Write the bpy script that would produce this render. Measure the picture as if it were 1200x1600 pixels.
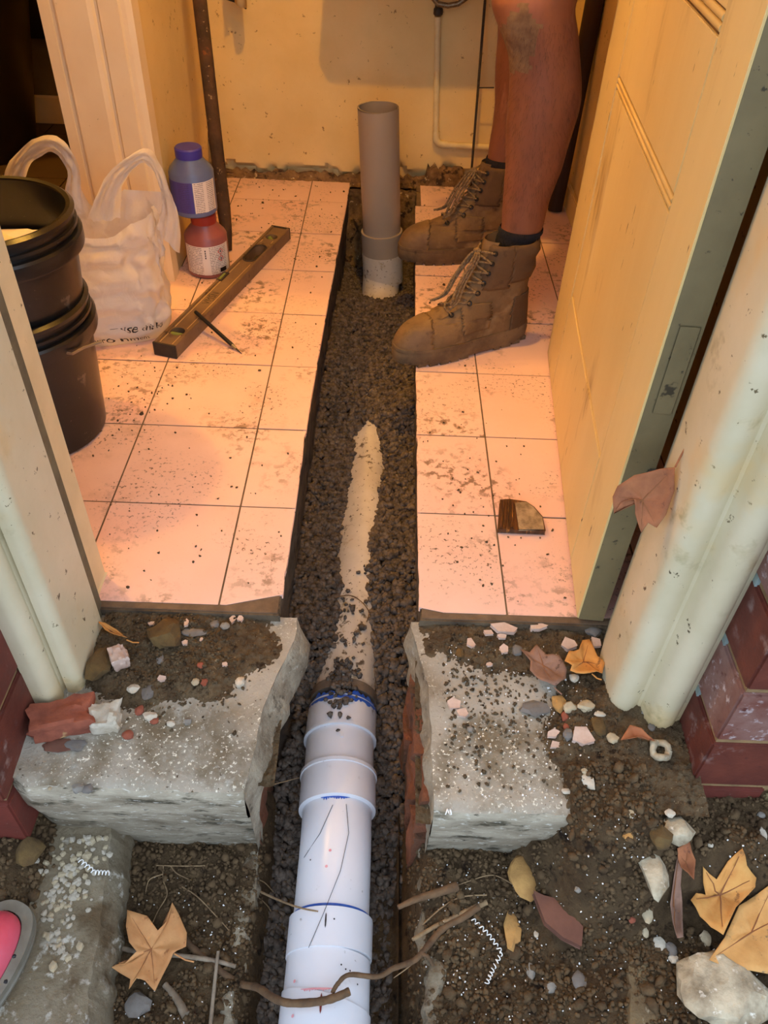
import bpy, bmesh, math, random
import numpy as np
from mathutils import Vector, noise
for o in list(bpy.data.objects): bpy.data.objects.remove(o)
S = bpy.context.scene
COL = S.collection
PI = math.pi

# ------------------------------------------------------------------ camera
F, H = 1241.0, .96
_p, _yw, _rl = np.radians([42.956, .824, -2.641])
_f = np.array([np.sin(_yw)*np.cos(_p), np.cos(_yw)*np.cos(_p), -np.sin(_p)])
_r = np.array([np.cos(_yw), -np.sin(_yw), 0]); _d = np.cross(_f, _r)
_R = np.cos(_rl)*_r+np.sin(_rl)*_d; _D = -np.sin(_rl)*_r+np.cos(_rl)*_d
_C = np.array([0, 0, H])
def ray(u, v): return _f+(u-600)/F*_R+(v-800)/F*_D
def onz(u, v, z=0): k = ray(u, v); return Vector(_C+k*(z-H)/k[2])
def ony(u, v, y): k = ray(u, v); return Vector(_C+k*y/k[1])
def onx(u, v, x): k = ray(u, v); return Vector(_C+k*x/k[0])
def onpl(u, v, P0, n):
    k = ray(u, v); return Vector(_C+k*(np.dot(np.array(P0)-_C, n)/np.dot(k, n)))
cd = bpy.data.cameras.new('camera'); cam = bpy.data.objects.new('camera', cd); COL.objects.link(cam)
from mathutils import Matrix
cam.matrix_world = Matrix(((_R[0], -_D[0], -_f[0], 0), (_R[1], -_D[1], -_f[1], 0), (_R[2], -_D[2], -_f[2], H), (0, 0, 0, 1)))
cd.sensor_fit = 'VERTICAL'; cd.sensor_height = 24; cd.lens = F/1600*24; cd.clip_start = .01
S.camera = cam

# ------------------------------------------------------------------ light
w = bpy.data.worlds.new('overcast_sky'); S.world = w; w.use_nodes = True
w.node_tree.nodes['Background'].inputs[0].default_value = (.70, .83, 1, 1)
w.node_tree.nodes['Background'].inputs[1].default_value = 2.3
LAMP = Vector((-.02, 1.42, 2.12)); LAMP_W = 68; LAMP_C = (1, .51, .085)
S.view_settings.view_transform = 'Standard'; S.view_settings.look = 'None'
S.view_settings.gamma = 1; S.view_settings.use_curve_mapping = False
S.view_settings.exposure = 0.0

# ------------------------------------------------------------------ helpers
def lin(c):
    c = [x/255 for x in c]
    return tuple(x/12.92 if x <= .04045 else ((x+.055)/1.055)**2.4 for x in c)+(1,)
def nz(x, y=0, z=0): return noise.noise(Vector((x, y, z)))
def fb(x, y=0, z=0, o=3):
    s, a = 0, 1
    for _ in range(o): s += a*noise.noise(Vector((x, y, z))); a *= .5; x *= 2.07; y *= 2.07; z *= 2.07
    return s
def sst(a, b, x):
    t = min(1, max(0, (x-a)/(b-a))); return t*t*(3-2*t)
def lerp(a, b, t): return a+(b-a)*t
def interp(pts, x):
    if x <= pts[0][0]: return pts[0][1]
    for (a, b), (c, d) in zip(pts, pts[1:]):
        if x <= c: return b+(d-b)*(x-a)/(c-a)
    return pts[-1][1]

class MB:
    def __init__(s): s.v = []; s.f = []
    def add(s, vs, fs):
        o = len(s.v); s.v += [Vector(v) for v in vs]; s.f += [[i+o for i in f] for f in fs]; return s
    def box(s, a, b, rz=0, c=None):
        x0, y0, z0 = a; x1, y1, z1 = b
        vs = [Vector(p) for p in ((x0,y0,z0),(x1,y0,z0),(x1,y1,z0),(x0,y1,z0),(x0,y0,z1),(x1,y0,z1),(x1,y1,z1),(x0,y1,z1))]
        return s.add(vs, [(0,3,2,1),(4,5,6,7),(0,1,5,4),(1,2,6,5),(2,3,7,6),(3,0,4,7)])
    def prism(s, poly, z0, z1, axis=None):
        n = len(poly)
        vs = [(x, y, z0) for x, y in poly]+[(x, y, z1) for x, y in poly]
        fs = [[(i+1) % n, (i+1) % n+n, i+n, i][::-1] for i in range(n)]
        return s.add(vs, fs+[list(range(n))[::-1], list(range(n, 2*n))])
    def grid(s, nu, nv, fn, wrap=False, flip=False):
        vs = [fn(i, j) for j in range(nv) for i in range(nu)]
        fs = []
        for j in range(nv-1):
            for i in range(nu if wrap else nu-1):
                a = j*nu+i; b = j*nu+(i+1) % nu
                q = [a, b, b+nu, a+nu]; fs.append(q[::-1] if flip else q)
        return s.add(vs, fs)
    def tube(s, path, rad, n=10, cap=True, open_end=False):
        path = [Vector(p) for p in path]; m = len(path)
        if not hasattr(rad, '__len__'): rad = [rad]*m
        vs = []; up = None
        for i, p in enumerate(path):
            t = (path[min(i+1, m-1)]-path[max(i-1, 0)])
            t = t.normalized() if t.length > 1e-9 else Vector((0, 0, 1))
            if up is None: up = Vector((0, 0, 1)) if abs(t.z) < .9 else Vector((1, 0, 0))
            sd = t.cross(up).normalized(); up = sd.cross(t).normalized()
            for k in range(n):
                a = 2*PI*k/n; vs.append(p+(sd*math.cos(a)+up*math.sin(a))*rad[i])
        fs = []
        for i in range(m-1):
            for k in range(n):
                a = i*n+k; b = i*n+(k+1) % n; fs.append([a, b, b+n, a+n])
        if cap: fs += [list(range(n))[::-1], list(range((m-1)*n, m*n))]
        return s.add(vs, fs)
    def lathe(s, prof, n=32, c=(0, 0, 0), cap0=True, cap1=True):
        c = Vector(c)
        o = len(s.v)
        s.grid(n, len(prof), lambda i, j: c+Vector((prof[j][0]*math.cos(2*PI*i/n), prof[j][0]*math.sin(2*PI*i/n), prof[j][1])), wrap=True)
        if cap0: s.f.append([o+i for i in range(n)][::-1])
        if cap1: s.f.append([o+(len(prof)-1)*n+i for i in range(n)])
        return s
    def rock(s, c, size, seed, sub=2, rough=.35, rz=0, flat=1.0):
        bm = bmesh.new(); bmesh.ops.create_icosphere(bm, subdivisions=sub, radius=1)
        c = Vector(c); cs, sn = math.cos(rz), math.sin(rz)
        vs = []
        for v in bm.verts:
            d = v.co.normalized()
            # faceted look: nearest of random planes
            k = 1+rough*fb(d.x*1.3+seed*3.7, d.y*1.3+seed, d.z*1.3-seed*2.1)
            q = Vector((d.x*k*size[0], d.y*k*size[1], d.z*k*size[2]))
            vs.append(c+Vector((q.x*cs-q.y*sn, q.x*sn+q.y*cs, q.z)))
        fs = [[v.index for v in f.verts] for f in bm.faces]; bm.free()
        return s.add(vs, fs)
    def build(s, name, m, parent=None, loc=None, smooth=False, bevel=0, **tags):
        me = bpy.data.meshes.new(name)
        if loc is None: loc = Vector((0, 0, 0)) if parent is None else abspos(parent)
        loc = Vector(loc)
        me.from_pydata([tuple(v-loc) for v in s.v], [], s.f); me.update()
        if bevel:
            bm = bmesh.new(); bm.from_mesh(me)
            es = [e for e in bm.edges if len(e.link_faces) == 2 and e.calc_face_angle(0) > .5]
            bmesh.ops.bevel(bm, geom=es, offset=bevel, segments=2, affect='EDGES', clamp_overlap=True)
            bm.to_mesh(me); bm.free()
        bm = bmesh.new(); bm.from_mesh(me); bmesh.ops.recalc_face_normals(bm, faces=bm.faces); bm.to_mesh(me); bm.free()
        if smooth:
            for p in me.polygons: p.use_smooth = True
            if smooth != 'all':
                a = smooth if isinstance(smooth, float) else .6
                bm = bmesh.new(); bm.from_mesh(me)
                for e in bm.edges:
                    if len(e.link_faces) == 2 and e.calc_face_angle(0) > a: e.smooth = False
                bm.to_mesh(me); bm.free()
        if m: me.materials.append(m)
        o = bpy.data.objects.new(name, me); COL.objects.link(o)
        if parent is not None:
            o.parent = parent; o.location = loc-abspos(parent)
        else: o.location = loc
        for k, v in tags.items(): o[k] = v
        return o
def abspos(o):
    p = Vector((0, 0, 0))
    while o is not None: p += o.location; o = o.parent
    return p
def thing(name, loc, label, category, group=None):
    o = bpy.data.objects.new(name, None); COL.objects.link(o); o.location = loc; o.empty_display_size = .02
    o['label'] = label; o['category'] = category
    if group: o['group'] = group
    return o
def T(label, category, group=None):
    d = dict(label=label, category=category)
    if group: d['group'] = group
    return d
ST = dict(kind='structure')

# ------------------------------------------------------------------ materials
def mat(name, c1, c2=None, scale=8, rough=.7, bump=0, bscale=60, spots=(), metal=0, spec=.4, stretch=None, detail=6, coat=0, bdist=.003, sss=0):
    m = bpy.data.materials.new(name); m.use_nodes = True; nt = m.node_tree; N = nt.nodes; L = nt.links
    b = N['Principled BSDF']
    tc = N.new('ShaderNodeTexCoord'); mp = N.new('ShaderNodeMapping'); L.new(tc.outputs['Object'], mp.inputs[0])
    if stretch: mp.inputs['Scale'].default_value = stretch
    def nse(sc, det=detail, ro=.6, plain=False):
        n = N.new('ShaderNodeTexNoise'); n.inputs['Scale'].default_value = sc; n.inputs['Detail'].default_value = det; n.inputs['Roughness'].default_value = ro
        L.new((tc.outputs['Object'] if plain else mp.outputs[0]), n.inputs['Vector']); return n.outputs['Fac']
    def ramp(src, a, bb):
        r = N.new('ShaderNodeMapRange'); r.inputs[1].default_value = a; r.inputs[2].default_value = bb; L.new(src, r.inputs[0]); return r.outputs[0]
    def mix(fac, A, B):
        x = N.new('ShaderNodeMix'); x.data_type = 'RGBA'
        L.new(fac, x.inputs[0])
        for k, vv in ((6, A), (7, B)):
            if isinstance(vv, tuple): x.inputs[k].default_value = vv
            else: L.new(vv, x.inputs[k])
        return x.outputs[2]
    col = lin(c1)
    if c2: col = mix(ramp(nse(scale), .35, .65), lin(c1), lin(c2))
    for sp in spots:   # (colour, fine scale, threshold, width[, mask scale, mask threshold, strength])
        fac = ramp(nse(sp[1], 4, .65), sp[2], sp[2]+sp[3])
        if len(sp) > 4:
            mk = ramp(nse(sp[4], 3, .5, True), sp[5], sp[5]+.12)
            mm = N.new('ShaderNodeMath'); mm.operation = 'MULTIPLY'; L.new(fac, mm.inputs[0]); L.new(mk, mm.inputs[1]); fac = mm.outputs[0]
        if len(sp) > 6:
            mm = N.new('ShaderNodeMath'); mm.operation = 'MULTIPLY'; L.new(fac, mm.inputs[0]); mm.inputs[1].default_value = sp[6]; fac = mm.outputs[0]
        col = mix(fac, col, lin(sp[0]))
    if isinstance(col, tuple): b.inputs['Base Color'].default_value = col
    else: L.new(col, b.inputs['Base Color'])
    b.inputs['Roughness'].default_value = rough; b.inputs['Metallic'].default_value = metal
    b.inputs['Specular IOR Level'].default_value = spec; b.inputs['Coat Weight'].default_value = coat
    if sss: b.inputs['Subsurface Weight'].default_value = sss; b.inputs['Subsurface Radius'].default_value = (.01, .004, .002)
    if bump:
        bp = N.new('ShaderNodeBump'); bp.inputs['Strength'].default_value = bump; bp.inputs['Distance'].default_value = bdist
        L.new(nse(bscale, 8, .65), bp.inputs['Height']); L.new(bp.outputs[0], b.inputs['Normal'])
    return m
DIRT = (84, 66, 46)
M = {}
M['tile'] = mat('pink_tile', (236, 200, 186), (228, 190, 174), 6, .38, .15, 90, spots=[((120, 92, 66), 50, .50, .10, 4.5, .505, .85), ((88, 66, 46), 130, .58, .05, 6, .49, .9), ((70, 54, 40), 260, .69, .03), ((170, 130, 100), 14, .56, .2, 3, .5, .5)], spec=.4)
M['tile2'] = mat('pink_tile_rosy', (234, 190, 176), (231, 196, 184), 7, .38, .15, 90, spots=[((115, 88, 64), 54, .50, .10, 5.0, .50, .85), ((80, 62, 44), 140, .58, .05, 6, .48, .9), ((70, 54, 40), 260, .69, .03)], spec=.4)
M['grout'] = mat('brown_grout', (120, 98, 76), (96, 78, 60), 30, .95, .4, 200)
M['tileedge'] = mat('tile_bed', (120, 108, 92), (92, 80, 64), 30, .95, .5, 150)
M['slabedge'] = mat('cut_concrete', (104, 88, 68), (68, 56, 44), 18, .95, .8, 120, spots=[((52, 42, 32), 24, .55, .1)])
M['plaster'] = mat('cream_wall', (230, 202, 140), (220, 190, 126), 5, .75, .25, 14, spots=[((150, 118, 70), 46, .66, .05), ((110, 84, 50), 120, .70, .03)], bdist=.006)
M['plaster2'] = mat('old_plaster', (150, 118, 76), (96, 72, 46), 30, .95, .9, 60, spots=[((60, 44, 28), 34, .55, .08), ((200, 180, 140), 40, .62, .04)], bdist=.01)
M['trim'] = mat('cream_gloss_trim', (236, 216, 178), (228, 204, 164), 5, .5, .15, 12, spots=[((120, 88, 54), 60, .70, .03, 6, .5)], spec=.45)
M['ceiling'] = mat('ceiling_white', (225, 215, 195), rough=.9)
M['door'] = mat('cream_door', (226, 202, 142), (216, 188, 126), 4, .5, .2, 20, spots=[((150, 116, 66), 16, .55, .14, 4, .48, .75), ((232, 214, 168), 9, .58, .06, 3, .50, .6), ((90, 66, 40), 70, .68, .03)], stretch=(1, 1, .22), spec=.45)
M['doorgap'] = mat('door_joint', (120, 88, 48), (80, 56, 32), 40, .9)
M['bead'] = mat('door_bead', (220, 190, 126), (204, 172, 108), 6, .5, .1, 40)
M['dooredge'] = mat('olive_green_edge', (124, 112, 80), (108, 98, 70), 9, .55, .25, 30, spots=[((62, 58, 44), 70, .64, .05), ((60, 54, 40), 20, .66, .04)])
M['frame'] = mat('sage_green_frame', (212, 200, 170), (199, 187, 153), 7, .45, .15, 16, spots=[((104, 90, 62), 70, .66, .03), ((210, 184, 134), 5, .52, .14), ((150, 138, 100), 20, .57, .12, 6, .47, .7), ((84, 72, 50), 30, .68, .03)], spec=.5)
M['framecream'] = mat('cream_painted_stop', (226, 204, 160), (214, 192, 148), 12, .5, .2, 30, spots=[((110, 90, 60), 60, .68, .04)])
M['framegrey'] = mat('grimy_rebate', (120, 108, 82), (96, 86, 66), 18, .8, .4, 60)
M['brick'] = mat('maroon_brick', (104, 52, 40), (86, 42, 34), 22, .6, .35, 90, spots=[((176, 158, 152), 36, .55, .16, 9, .48, .45), ((86, 44, 38), 60, .62, .1)], spec=.35)
M['brick2'] = mat('maroon_brick_chalky', (108, 60, 50), (132, 100, 92), 16, .6, .35, 90, spots=[((190, 178, 180), 50, .56, .12), ((88, 46, 40), 40, .6, .1)])
M['brickred'] = mat('dark_red_brick', (112, 50, 40), (92, 44, 36), 20, .6, .3, 90, spots=[((150, 120, 110), 90, .66, .05)])
M['mortar'] = mat('sandy_mortar', (150, 122, 84), (120, 96, 66), 30, .95, .6, 120)
M['roughbrick'] = mat('rough_cut_brick', (140, 84, 58), (104, 70, 50), 18, .95, 1.0, 90, spots=[((86, 66, 48), 14, .52, .15), ((160, 92, 62), 40, .62, .1)], bdist=.008)
M['concrete'] = mat('sill_concrete', (172, 164, 150), (138, 128, 110), 7, .9, .6, 170, spots=[((104, 88, 64), 12, .44, .16, 4.0, .42, .8), ((222, 216, 198), 200, .58, .06, 5, .46), ((160, 156, 144), 30, .6, .1), ((84, 70, 52), 150, .64, .04)], bdist=.004)
M['concface'] = mat('weathered_concrete_face', (178, 168, 148), (130, 118, 98), 12, .9, .7, 110, spots=[((74, 68, 52), 16, .54, .12), ((208, 204, 192), 60, .58, .1), ((60, 54, 40), 40, .64, .06)], stretch=(1, 1, 3), bdist=.005)
M['brokenconc'] = mat('broken_concrete', (186, 174, 152), (136, 122, 102), 26, .95, 1.0, 90, spots=[((190, 182, 166), 70, .6, .1), ((60, 48, 36), 30, .62, .1)], bdist=.01)
M['soil'] = mat('dark_soil', (96, 78, 56), (70, 55, 39), 30, .98, 1.0, 160, spots=[((120, 98, 70), 90, .62, .1), ((40, 30, 22), 40, .58, .1)], bdist=.008, spec=.15)
M['dirt'] = mat('grey_brown_dirt', (110, 93, 70), (84, 68, 50), 34, .98, 1.0, 190, spots=[((150, 132, 104), 160, .64, .05), ((52, 40, 28), 60, .58, .1), ((220, 212, 196), 240, .72, .02)], bdist=.006, spec=.15)
M['clod'] = mat('soil_clod', (102, 83, 60), (76, 60, 43), 40, .98, .8, 200, spec=.15)
M['gravel'] = mat('dark_gravel', (112, 100, 90), (58, 50, 44), 70, .85, .5, 260, spots=[((124, 112, 100), 30, .64, .08)], spec=.25)
M['pvc'] = mat('white_pvc', (214, 214, 220), (206, 206, 212), 4, .32, .03, 60, spots=[((150, 146, 144), 60, .68, .04), ((130, 116, 98), 26, .66, .06, 6, .52, .7)], spec=.5)
M['pvcdirty'] = mat('dusty_pvc', (206, 198, 188), (190, 180, 166), 12, .5, .05, 60, spots=[((92, 78, 64), 60, .55, .06, 11, .50), ((150, 126, 84), 20, .62, .1), ((86, 74, 62), 120, .62, .04)])
M['pvcgrey'] = mat('grey_pvc', (154, 142, 128), (148, 135, 121), 4, .4, .03, 60, spots=[((140, 70, 56), 16, .74, .02), ((130, 116, 100), 40, .68, .04)], stretch=(1, 1, .4))
M['blue'] = mat('blue_primer', (34, 74, 168), (60, 104, 190), 50, .4, .1, 80)
M['pinkmark'] = mat('pink_primer_stain', (206, 132, 140), (220, 160, 166), 60, .4)
M['redmark'] = mat('red_ink', (110, 40, 36), rough=.5)
M['ink'] = mat('black_ink', (26, 24, 26), rough=.5)
M['black'] = mat('black_bucket_plastic', (22, 22, 23), (17, 17, 18), 8, .3, .06, 60, spots=[((110, 100, 86), 26, .64, .05, 6, .5, .6), ((90, 84, 76), 90, .69, .02)], spec=.5)
M['binblack'] = mat('dark_bin_plastic', (32, 24, 18), (26, 18, 14), 5, .4)
M['steel'] = mat('galvanised_wire', (150, 144, 136), rough=.4, metal=.8)
M['hinge'] = mat('worn_hinge_steel', (170, 168, 160), (100, 96, 88), 60, .35, metal=.7)
M['rust'] = mat('rusty_bar', (88, 62, 40), (58, 42, 30), 22, .85, .7, 80, spots=[((150, 126, 90), 60, .64, .04), ((120, 70, 36), 24, .62, .06)], metal=.2)
M['rebar'] = mat('dark_rod', (58, 46, 34), (42, 34, 26), 60, .6, .5, 200)
M['level'] = mat('dusty_brown_level', (124, 98, 72), (106, 82, 58), 14, .6, .2, 60, spots=[((66, 48, 34), 30, .6, .1), ((150, 122, 88), 60, .66, .05)], spec=.4)
M['levelline'] = mat('level_pale_line', (190, 156, 106), rough=.6)
M['levelblack'] = mat('level_end_cap', (46, 38, 32), (66, 54, 42), 30, .7)
M['skin'] = mat('tanned_skin', (138, 86, 60), (120, 71, 48), 9, .55, .25, 90, spots=[((112, 66, 46), 40, .58, .15), ((160, 108, 78), 12, .6, .12)], stretch=(1, 1, .35), sss=.08, spec=.35)
M['kneedust'] = mat('dusty_knee', (134, 104, 72), (112, 82, 56), 60, .9, .5, 160)
M['hair'] = mat('leg_hair', (84, 54, 36), rough=.7)
M['sock'] = mat('dark_sock', (34, 30, 34), (24, 22, 26), 60, .95, .8, 220, stretch=(3, 3, .6))
M['boot'] = mat('tan_boot_leather', (124, 98, 66), (100, 78, 52), 10, .8, .35, 120, spots=[((90, 68, 46), 24, .56, .16), ((160, 134, 96), 8, .56, .2)], spec=.25)
M['bootdark'] = mat('brown_boot_panel', (100, 77, 52), (84, 64, 44), 12, .8, .3, 90, spots=[((80, 60, 42), 40, .6, .1)], spec=.25)
M['bootcap'] = mat('scuffed_toe_cap', (126, 100, 68), (98, 75, 51), 14, .6, .2, 90, spots=[((82, 62, 44), 34, .6, .1)], spec=.3)
M['sole'] = mat('dusty_rubber_sole', (122, 99, 69), (88, 69, 48), 16, .85, .4, 90, spots=[((72, 56, 40), 40, .6, .1)])
M['lace'] = mat('khaki_lace', (136, 112, 80), (84, 68, 50), 200, .9)
M['eyelet'] = mat('dark_eyelet', (34, 29, 25), rough=.4, metal=.3)
M['shorts'] = mat('navy_shorts', (38, 42, 56), rough=.95)
M['shirt'] = mat('work_shirt', (70, 84, 100), rough=.95)
M['headhair'] = mat('brown_hair', (60, 42, 30), rough=.8)
M['conduit'] = mat('cream_conduit', (226, 208, 160), (210, 190, 138), 20, .5)
M['hose'] = mat('braided_hose', (150, 130, 100), (100, 84, 62), 300, .4, metal=.6)
M['ceramic'] = mat('white_ceramic', (235, 230, 220), rough=.25)
M['bluebottle'] = mat('purple_blue_fluid', (84, 96, 140), (96, 112, 150), 12, .3, spec=.5)
M['bluelabel'] = mat('purple_label', (62, 56, 130), (54, 48, 118), 20, .45)
M['bluecap'] = mat('blue_cap', (56, 52, 150), rough=.4)
M['redbottle'] = mat('dark_pink_fluid', (136, 74, 72), (150, 90, 86), 12, .35, spec=.5)
M['redcap'] = mat('red_cap', (150, 44, 34), rough=.4)
M['hazred'] = mat('hazard_red', (190, 60, 50), rough=.6)
M['bark'] = mat('brown_root', (112, 86, 60), (80, 60, 42), 40, .9, .6, 120)
M['root2'] = mat('pale_root', (146, 122, 90), (112, 90, 66), 60, .9)
M['twig'] = mat('grey_twig', (140, 126, 108), (110, 96, 80), 60, .9)
M['shav'] = mat('white_plastic_shaving', (236, 236, 234), rough=.5)
M['paper'] = mat('white_paper_sack', (232, 222, 214), (222, 210, 200), 14, .85, .3, 30)
M['powder'] = mat('cream_powder', (238, 226, 180), (228, 212, 160), 40, .95, .6, 120)
M['shoered'] = mat('red_shoe', (206, 60, 78), (216, 96, 116), 8, .35, spec=.5)
M['shoesole'] = mat('grey_shoe_sole', (128, 124, 112), (104, 98, 86), 20, .5)
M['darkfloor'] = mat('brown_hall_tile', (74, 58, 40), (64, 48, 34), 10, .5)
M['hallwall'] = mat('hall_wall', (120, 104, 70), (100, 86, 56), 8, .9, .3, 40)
M['glazed'] = mat('glazed_brown_shard', (96, 58, 32), (60, 40, 26), 40, .3, .3, 60, spots=[((160, 104, 40), 60, .6, .08)], stretch=(3, .4, 1))
M['shardback'] = mat('mortared_shard', (176, 152, 118), (120, 100, 74), 60, .9, .6, 120)

def fabricmix(name, c, tr, alpha, rough=.35):   # thin translucent plastic
    m = bpy.data.materials.new(name); m.use_nodes = True; N = m.node_tree.nodes; L = m.node_tree.links
    out = N['Material Output']; b = N['Principled BSDF']
    b.inputs['Base Color'].default_value = lin(c); b.inputs['Roughness'].default_value = rough
    t = N.new('ShaderNodeBsdfTranslucent'); t.inputs[0].default_value = lin(c)
    tp = N.new('ShaderNodeBsdfTransparent')
    m1 = N.new('ShaderNodeMixShader'); m1.inputs[0].default_value = tr; L.new(b.outputs[0], m1.inputs[1]); L.new(t.outputs[0], m1.inputs[2])
    m2 = N.new('ShaderNodeMixShader'); m2.inputs[0].default_value = alpha; L.new(m1.outputs[0], m2.inputs[1]); L.new(tp.outputs[0], m2.inputs[2])
    L.new(m2.outputs[0], out.inputs[0])
    tc = N.new('ShaderNodeTexCoord'); n = N.new('ShaderNodeTexNoise'); n.inputs['Scale'].default_value = 22; n.inputs['Detail'].default_value = 5; n.inputs['Distortion'].default_value = 1.5
    bp = N.new('ShaderNodeBump'); bp.inputs['Strength'].default_value = .55; bp.inputs['Distance'].default_value = .012
    L.new(tc.outputs['Object'], n.inputs['Vector']); L.new(n.outputs['Fac'], bp.inputs['Height']); L.new(bp.outputs[0], b.inputs['Normal'])
    return m
M['bag'] = fabricmix('frosted_white_plastic', (244, 236, 226), .5, .2)
def glass(name, c):
    m = bpy.data.materials.new(name); m.use_nodes = True; b = m.node_tree.nodes['Principled BSDF']
    b.inputs['Base Color'].default_value = lin(c); b.inputs['Transmission Weight'].default_value = .5; b.inputs['Roughness'].default_value = .1
    return m
M['vial'] = glass('green_vial', (176, 190, 90))
def leafmat(name, c1, c2, vein):
    m = mat(name, c1, c2, 30, .7, .4, 60, spots=[(vein, 70, .62, .08)], spec=.25)
    return m
LF = [leafmat('tan_leaf', (196, 146, 96), (180, 126, 80), (140, 92, 58)), leafmat('orange_leaf', (206, 152, 84), (190, 128, 66), (140, 96, 54)),
      leafmat('greybrown_leaf', (146, 112, 94), (122, 94, 80), (90, 66, 54)), leafmat('copper_leaf', (164, 104, 68), (136, 84, 56), (112, 70, 52)),
      leafmat('spotted_leaf', (206, 158, 96), (188, 140, 82), (110, 96, 74))]
M['vein'] = mat('leaf_vein', (132, 84, 50), rough=.8)
STONE = {'white': mat('white_stone', (200, 192, 176), (172, 160, 140), 40, .9, .6, 120), 'grey': mat('grey_stone', (140, 136, 128), (112, 106, 98), 40, .9, .6, 120),
 'pink': mat('pink_tile_shard', (204, 182, 168), (172, 142, 126), 30, .6), 'brick': mat('brick_crumb', (150, 84, 62), (122, 66, 50), 40, .9, .7, 100, spots=[((190, 160, 110), 14, .62, .06)]),
 'moss': mat('mossy_brown_lump', (104, 82, 46), (78, 60, 36), 40, .95, .9, 120), 'orange': mat('ochre_stone', (186, 144, 84), (150, 112, 66), 30, .9, .6, 120),
 'quartz': mat('speckled_stone', (196, 184, 158), (120, 106, 84), 26, .9, .9, 90, spots=[((226, 220, 206), 60, .6, .1), ((150, 116, 60), 20, .62, .1)]),
 'slate': mat('slate_chip', (116, 112, 108), (96, 90, 84), 30, .8, .4, 90), 'cream': mat('cream_pebble', (184, 170, 142), (150, 136, 110), 40, .9, .4, 120),
 'brown': mat('red_brown_shard', (110, 74, 60), (96, 62, 50), 30, .7, .2, 90)}

# ------------------------------------------------------------------ floor: slab, tiles, trench
TX0, TS, TY0 = -.4674, .22797, 1.0318
YF = .794                                   # front edge of the tiled floor
XL = [(.78, -.143), (.82, -.143), (1.29, -.144), (1.7, -.138), (1.95, -.132), (2.49, -.120), (2.7, -.12)]
XR = [(.78, .074), (1.44, .077), (1.98, .082), (2.3, .086), (2.6, .09)]
BACK = 2.575; XWL = -.53; XWR = .555
def xl(y): return interp(XL, y)+.0035*nz(y*22, 3)+.0015*nz(y*90, 7)
def xr(y): return interp(XR, y)+.0025*nz(y*20, 9)+.001*nz(y*90, 4)
def clip(poly, n, c):    # keep n.p <= c
    out = []
    for i in range(len(poly)):
        a, b = poly[i], poly[(i+1) % len(poly)]
        da = n[0]*a[0]+n[1]*a[1]-c; db = n[0]*b[0]+n[1]*b[1]-c
        if da <= 0: out.append(a)
        if da*db < 0: t = da/(da-db); out.append((a[0]+(b[0]-a[0])*t, a[1]+(b[1]-a[1])*t))
    return out
floor = bpy.data.objects.new('floor', None); COL.objects.link(floor); floor['kind'] = 'structure'
floor['label'] = 'pink tiled floor cut open by a trench'
def slab_side(edge, x_out, sgn, name):
    mb = MB(); n = 150
    ys = [YF-.004+(BACK+.1-YF)*i/n for i in range(n+1)]
    def fn(i, j):
        y = ys[j]; xe = edge(y)
        if i == 0: return Vector((x_out, y, -.0035))
        z = [-.0035, -.0035, -.012, -.03, -.06, -.09, -.13, -.18, -.24, -.34][i]
        x = xe-sgn*(.001 if i < 4 else 0)+sgn*(-.004*max(0, i-3)*.6+.006*nz(y*14, z*18, 5)+.004*nz(y*50, z*50))*(i > 3)
        if i == 1: x -= sgn*.001
        return Vector((x, y, z))
    mb.grid(10, n+1, fn, flip=sgn < 0)
    vs = [(x_out, YF-.004, -.0035), (edge(YF), YF-.004, -.0035), (edge(YF), YF-.004, -.3), (x_out, YF-.004, -.3)]
    mb.add(vs, [(0, 3, 2, 1)])
    return mb.build(name, M['slabedge'], floor, smooth=.9)
slab_side(xl, -.9, 1, 'slab_cut'); slab_side(xr, .62, -1, 'slab_cut')
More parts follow.
